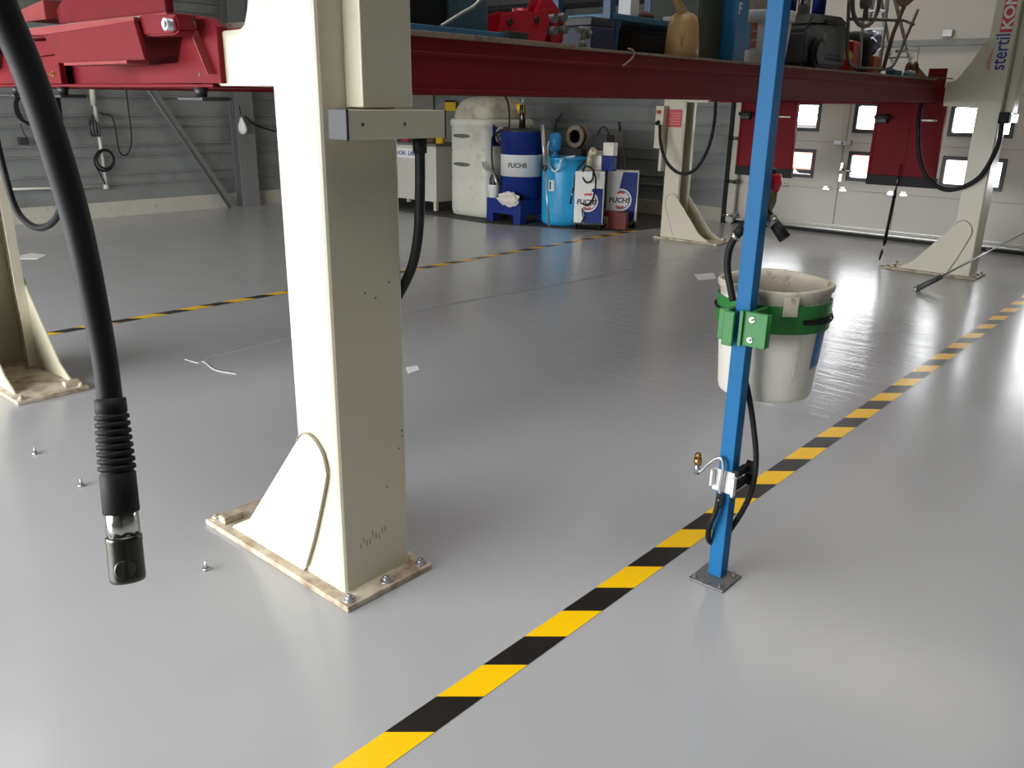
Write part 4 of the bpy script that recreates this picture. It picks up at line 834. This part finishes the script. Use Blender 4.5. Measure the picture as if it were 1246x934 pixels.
vs = N(); cyl(vs, (3.42, 2.58, za), (3.42, 2.58, za+.03), .022, .016); cyl(vs, (3.42, 2.58, za+.03), (3.42, 2.58, za+.07), .012); cyl(vs, (3.38, 2.58, za+.075), (3.46, 2.58, za+.078), .014); cyl(vs, (3.46, 2.58, za+.05), (3.50, 2.60, za+.07), .014)
tag(obj('small_clamp', vs, dusty), 'small grey clamp standing right of the red jack', 'clamp')
nb2 = thing('navy_case', 'navy blue case on the runway behind the small grey clamp', 'case', (3.7, 2.8, d(3.7)))
bm = N(); box(bm, 3.60, 3.80, 2.66, 3.0, za, za+.11, .006); obj('lower_shell', bm, mat('dull_navy', (.014, .022, .07), .5), nb2); bm = N(); box(bm, 3.61, 3.79, 2.67, 2.99, za+.112, za+.155, .006); obj('lid', bm, dark_m, nb2)
bs = thing('blue_shelf', 'blue steel shelf unit standing on the runway left of the tan oil can', 'shelf', (4.2, 2.8, d(4.2)))
zb = d(3.7)
m_b = mat('blue_shelf_paint', (.02, .08, .19), .4, var=.2)
for (x0, x1) in ((3.82, 3.865), (4.72, 4.77)):
    for y in (2.71, 3.05): obj('upright', one(box, x0, x1, y, y+.05, d(x0), 2.6, .003), m_b, bs)
obj('shelf_board', one(box, 3.84, 4.75, 2.705, 3.10, 1.965, 1.995, .004), shelf_blue, bs)
bm = N(); prism(bm, [(3.866, 1.965), (3.94, 1.965), (3.905, 1.91), (3.895, zb+.001), (3.875, zb+.001), (3.875, 1.91)], 'y', 2.71, 2.73, .002); obj('knee_brace', bm, m_b, bs)
bm = N(); box(bm, 3.92, 4.65, 2.80, 3.04, d(4.3), 1.94, .01); tag(obj('dark_infill', bm, black_rub), 'black infill standing in for the dark space beneath the blue shelf board', 'crate')  # black block added for the shaded space under the shelf board
bm = N(); box(bm, 4.03, 4.11, 2.73, 2.81, 1.996, 2.13, .004); tag(obj('white_box', bm, white), 'narrow white box on the blue shelf', 'box')
bm = N(); lathe(bm, [(.02, 1.996), (.10, 2.0), (.09, 2.03), (.04, 2.045)], 4.26, 2.84, n=20); tag(obj('brown_dish', bm, rusty), 'brown dish on the blue shelf right of the white box', 'dish')
for x in (4.40, 4.49): bm = N(); box(bm, x, x+.05, 2.71, 2.76, 1.996, 2.02, .004); tag(obj('white_tag', bm, white), 'small white piece on the front edge of the blue shelf', 'piece', 'white pieces on the blue shelf')
# tan oil can
oc = thing('oil_can', 'tan plastic oil can with angled spout on the plywood', 'oil can', (4.4, 2.7, d(4.4)))
zc = d(4.4); bm = N(); lathe(bm, [(.090, zc), (.096, zc+.006), (.092, zc+.08), (.083, zc+.17), (.074, zc+.205), (.052, zc+.225), (.033, zc+.232)], 4.37, 2.605, n=32); obj('body', bm, tan, oc)
bm = N(); tube(bm, [(4.36, 2.60, zc+.215), (4.30, 2.60, zc+.26), (4.21, 2.60, zc+.34), (4.13, 2.60, zc+.42)], [.030, .022, .018, .015]); obj('spout', bm, tan, oc)
# dark green and blue cabinets
gc = thing('green_cabinet', 'tall dark green steel cabinet between tan can and blue cabinet', 'cabinet', (4.8, 2.85, d(4.8)))
bm = N(); box(bm, 4.72, 4.98, 2.70, 3.05, d(4.8), 2.7, .006); obj('carcass', bm, dgreen, gc); bm = N(); box(bm, 4.712, 4.72, 2.71, 3.04, d(4.8)+.02, 2.68, .003); obj('door', bm, dgreen2, gc)
bm = N(); cyl(bm, (4.705, 2.76, 2.2), (4.69, 2.76, 2.2), .012); obj('door_knob', bm, dusty, gc)
bc = thing('blue_cabinet', 'tall blue steel cabinet with white mark, left of the lidded bucket', 'cabinet', (5.05, 2.8, d(5)))
bm = N(); box(bm, 5.0, 5.16, 2.62, 2.98, d(5.1), 2.7, .006); obj('carcass', bm, deck_blue, bc)
bm = N(); box(bm, 4.992, 5.0, 2.635, 2.965, d(5.1)+.02, 2.68, .003); obj('door', bm, deck_blue, bc)
bm = text_bm('F', .09, (5.02, 2.6195, 2.08), (1, 0, 0), (0, 0, 1), bold=.02); obj('lettering', bm, white, bc)
# lidded bucket
lb2 = thing('lidded_bucket', 'white lidded bucket behind the blue post on the runway', 'bucket', (5.6, 2.75, d(5.6)))
q5 = 5.72; zz = d(q5)
bm = N(); lathe(bm, [(.165, zz), (.17, zz+.005), (.195, zz+.30)], q5, 2.80, n=40); obj('body', bm, white_pl, lb2)
bm = N(); lathe(bm, [(.200, zz+.28), (.212, zz+.285), (.214, zz+.335), (.205, zz+.345), (.18, zz+.347)], q5, 2.80, n=40); obj('lid', bm, white, lb2)
ang = math.atan2(-2.8, -q5)-.35
bm = N(); 
for k in range(3):
    z0_ = zz+.11+.055*k
    for j in range(3):
        t0, t1 = ang-.0+j*.07, ang+(j+1)*.07; r_ = .183+.0006*k*10
        bm.faces.new([bm.verts.new((q5+r_*cos(t), 2.80+r_*sin(t), z)) for t, z in ((t0, z0_), (t1, z0_), (t1, z0_+.045), (t0, z0_+.045))])
obj('orange_print', bm, mat('faded_orange_print', (.45, .13, .06), .5), lb2)
bm = N()
for j in range(3):
    t0, t1 = ang-.25+j*.08, ang-.25+(j+1)*.08
    bm.faces.new([bm.verts.new((q5+r_*cos(t), 2.80+r_*sin(t), z)) for r_, t, z in ((.181, t0, zz+.10), (.181, t1, zz+.10), (.196, t1, zz+.27), (.196, t0, zz+.27))])
obj('blue_print', bm, mat('faded_blue_print', (.06, .18, .32), .5), lb2)
tn = N(); box(tn, 5.62, 5.78, 2.72, 2.9, zz+.348, zz+.46, .004); tag(obj('carton', tn, wood), 'small carton on the lid of the white bucket', 'carton')
# grey wheeled machine
gm_ = thing('grey_machine', 'dark grey plastic wheeled machine right of the lidded bucket', 'machine', (6.3, 2.8, d(6.3)))
zz = d(6.35)
body = [(6.02, zz+.02), (6.0, zz+.24), (6.06, zz+.30), (6.62, zz+.34), (6.75, zz+.32), (6.80, zz+.26), (6.74, zz+.18), (6.76, zz+.02)]
bm = N(); prism(bm, body, 'y', 2.60, 3.02, .02); obj('shell', bm, case_m, gm_)
bm = N(); prism(bm, [(6.03, zz+.285), (6.72, zz+.322), (6.73, zz+.345), (6.62, zz+.375), (6.12, zz+.36)], 'y', 2.61, 3.0, .01); hd = obj('hood', bm, mat('mid_grey_plastic', (.095, .10, .095), .5), gm_)
bm = N(); box(bm, 6.30, 6.50, 2.593, 2.61, zz+.30, zz+.335, .004); obj('hood_grip', bm, black_rub, hd)
bm = N(); cyl(bm, (6.16, 2.595, zz+.10), (6.16, 2.555, zz+.10), .10, n=36); cyl(bm, (6.16, 2.556, zz+.10), (6.16, 2.55, zz+.10), .08, n=36); obj('wheel', bm, black_rub, gm_); 
bm = N(); cyl(bm, (6.16, 2.55, zz+.10), (6.16, 2.545, zz+.10), .074, n=36); obj('wheel_disc', bm, case_m, gm_)
bm = N(); box(bm, 6.28, 6.33, 2.596, 2.6, zz+.19, zz+.24); obj('sticker', bm, dusty, gm_)
bm = N(); box(bm, 6.35, 6.66, 2.592, 2.60, zz+.07, zz+.085); box(bm, 6.35, 6.62, 2.592, 2.60, zz+.10, zz+.108); obj('vent_slot', bm, black_rub, gm_)
bm = N(); prism(bm, [(6.80, zz+.10), (6.88, zz+.08), (6.90, zz+.13), (6.84, zz+.16)], 'y', 2.6, 2.64, .004); tag(obj('yellow_tag', bm, yellow), 'small yellow piece between grey machine and iron frame', 'piece')
# navy cylinder bits above machine
bm = N(); cyl(bm, (6.10, 2.85, zz+.38), (6.10, 2.85, zz+.6), .10, n=24); tag(obj('navy_pot', bm, navy), 'navy pot standing on the left of the grey machine hood', 'pot')
bm = N(); cyl(bm, (6.62, 2.8, zz+.378), (6.62, 2.8, zz+.62), .05, n=24); tag(obj('navy_pot', bm, navy), 'narrow navy pot on the right of the grey machine hood', 'pot')
bm = N(); cyl(bm, (6.36, 2.8, zz+.366), (6.36, 2.8, zz+.60), .045, n=24); tag(obj('chrome_flask', bm, chrome), 'shiny chrome flask between two navy pots on the grey machine', 'flask')
# iron frame trolley
it = thing('iron_frame', 'grey iron tube frame with handwheel above, at right end of runway', 'frame', (7.5, 2.7, d(7.5)))
yf = 2.56; z7 = d(7.5)
q = lambda x, y, Y=yf: P(x, y, Y=Y)
for Y in (2.56, 2.80):
    obj('bent_leg', one(tube, [q(1033, 0, Y), q(1031, 60, Y), q(1034, 78, Y), q(1042, 82, Y)], .013, n=8), frame_m, it)
    obj('bent_leg', one(tube, [q(1117, 12, Y), q(1105, 40, Y), q(1090, 74, Y), q(1082, 83, Y), q(1070, 84.5, Y)], .013, n=8), frame_m, it)
bm = N(); tube(bm, [q(1038, 83), q(1085, 84.5)], .012, n=8, smooth=False); tube(bm, [q(1033, 23), q(1100, 25), q(1112, 30)], .012, n=8, smooth=False); tube(bm, [q(1033, 23, 2.8), q(1100, 25, 2.8)], .010, n=8, smooth=False); obj('cross_tube', bm, frame_m, it)
bm = N(); tube(bm, [q(1050, 25), q(1046, 82)], .011, n=8, smooth=False); obj('strut', bm, alu, it)
bm = N(); tube(bm, [q(1102, 3), q(1087, 40), q(1075, 83)], .017, n=8, smooth=False); obj('rusty_strut', bm, rusty, it)
bm = N(); cpt = q(1054, 2)
tube(bm, [cpt+Vector((.27*cos(2*pi*k/20), .0, .17*sin(2*pi*k/20))) for k in range(21)], .016, n=8, k=3)
for k in range(3): tube(bm, [cpt, cpt+Vector((.27*cos(2*pi*k/3+.5), 0, .17*sin(2*pi*k/3+.5)))], .012, n=8, smooth=False)
cyl(bm, cpt-Vector((0, .03, 0)), cpt+Vector((0, .03, 0)), .05); tube(bm, [cpt, q(1054, 25)], .016, n=8, smooth=False); obj('handwheel', bm, frame_m, it)
bm = N(); cyl(bm, q(1100, 0), q(1108, -2), .055, .03); obj('rusty_hub', bm, rusty, it)
# red/black rolled pack, blue film, ladder, orange pieces
bm = N(); box(bm, 7.02, 7.22, 2.66, 2.90, z7+.004, z7+.24, .03); tag(obj('red_bag', bm, red_br), 'dark red bag standing behind the iron frame', 'bag')
bm = N(); a, c = q(1045, 84, 2.64), q(1066, 84, 2.64); lathe(bm, [(.11, z7+.004), (.14, z7+.03), (.14, z7+.25), (.10, z7+.31), (.04, z7+.33)], 7.42, 2.80, n=24); tag(obj('black_sack', bm, black_rub), 'black rounded sack inside the iron frame', 'sack')
bm = N(); bmesh.ops.create_icosphere(bm, subdivisions=3, radius=1)
for v in bm.verts:
    e = v.co.normalized(); k = 1+.18*sin(e.x*9)*cos(e.z*8)+.1*sin(e.y*14); v.co = Vector((7.72+.10*e.x*k, 2.8+.10*e.y*k, z7+.26+.10*e.z*k))
tag(obj('foil_bundle', bm, mat('blue_grey_foil', (.30, .33, .45), .2, metal=.5, var=.5, scale=20)), 'shiny blue-grey foil bundle beside the black sack', 'bundle')
bm = N(); box(bm, 7.64, 7.84, 2.70, 2.92, z7+.004, z7+.155, .01); tag(obj('orange_box', bm, orange), 'orange-red box beneath the shiny foil bundle', 'box')
ld = thing('stepladder', 'grey aluminium stepladder standing at the right end of the runway', 'ladder', (8.1, 2.9, d(8.1)))
Yl = 2.85
top = P(1083, -25, Y=Yl)
for (fx, fy) in ((1070, 84), (1114, 88)):
    for yo in (0, .18):
        e_ = P(fx, fy, Y=Yl); e_.z = d(e_.x)+.004; bm = N(); tube(bm, [top+Vector((0, yo*.6, 0)), e_+Vector((0, yo, 0))], .018, n=4, smooth=False); obj('rail', bm, alu, ld)
for k in (.35, .55, .78):
    a = top.lerp(P(1070, 84, Y=Yl), k); c = top.lerp(P(1114, 88, Y=Yl), k); bm = N(); box(bm, a.x-.02, a.x+.06, a.y, a.y+.16, a.z, a.z+.02, .003); obj('tread', bm, alu, ld)
bm = N(); tube(bm, [P(1088, 62, Y=Yl), P(1118, 62, Y=Yl)], .014, n=8, smooth=False); tube(bm, [P(1080, 70, Y=Yl), P(1112, 70, Y=Yl)], .010, n=8, smooth=False); obj('spreader', bm, alu, ld)
bm = N(); z8 = d(8.4)
for k, (x, y_, r_) in enumerate(((8.30, 2.62, .05), (8.42, 2.6, .06), (8.52, 2.66, .045))): tube(bm, [(x+r_*cos(2*pi*j/12), y_, z8+.065+r_*sin(2*pi*j/12)) for j in range(13)], .014, n=8, k=3)
tag(obj('metal_rings', bm, rusty), 'rusty brown rings heaped at the right end of the runway', 'rings')
bm = N(); cyl(bm, (8.22, 2.6, z8+.03), (8.32, 2.58, z8+.03), .028); tag(obj('steel_sleeve', bm, alu), 'short bright sleeve lying by the rusty rings', 'sleeve')
bm = N(); box(bm, 8.05, 8.25, 2.54, 2.58, z8+.0, z8+.03, .006); box(bm, 7.9, 8.1, 2.60, 2.68, z8, z8+.05, .01); tag(obj('blue_scrap', bm, shelf_blue), 'blue-grey scrap part under the ladder foot', 'scrap')
bm = N(); prism(bm, [(8.45, z8+.10), (8.52, z8+.10), (8.86, z8+.008), (8.86, z8-.0), (8.45, z8+.0)], 'y', 2.60, 2.70, .004); tag(obj('orange_wedge', bm, mat('faded_orange', (.30, .10, .06), .6)), 'faded orange wedge at the right end of the runway', 'wedge')
bm = N(); tube(bm, [(8.4, 2.50, z8+.006), (8.9, 2.46, z8+.008), (9.05, 2.44, z8+.010)], .006, n=6, smooth=False); tag(obj('thin_rod', bm, rusty), 'thin rusty rod poking out past the runway end', 'rod')
bm = N(); tube(bm, [at(764, 59, 2.5), at(770, 61, 2.485), at(772, 66, 2.48), at(767, 73, 2.48), at(758, 80, 2.48)], .0045, n=8); tag(obj('loose_strap', bm, wood), 'short pale strap end hanging over the edge of the runway', 'strap')
# dark shelving added as backdrop, so the upper far wall reads dark
bm = N(); 
sh = thing('backdrop_shelving', 'dark shelving added as backdrop on the upper far wall above the drums', 'shelving', (10.6, 9.5, 0))
for y in (6.4, 8.4, 10.4, 11.3): obj('upright', one(box, 10.62, 10.68, y, y+.06, .3+1.4, 4.6), dark_m, sh)
for z_ in (1.95, 2.9, 3.8): obj('shelf_board', one(box, 10.3, 10.9, 6.4, 11.4, z_, z_+.05), dark_m, sh)
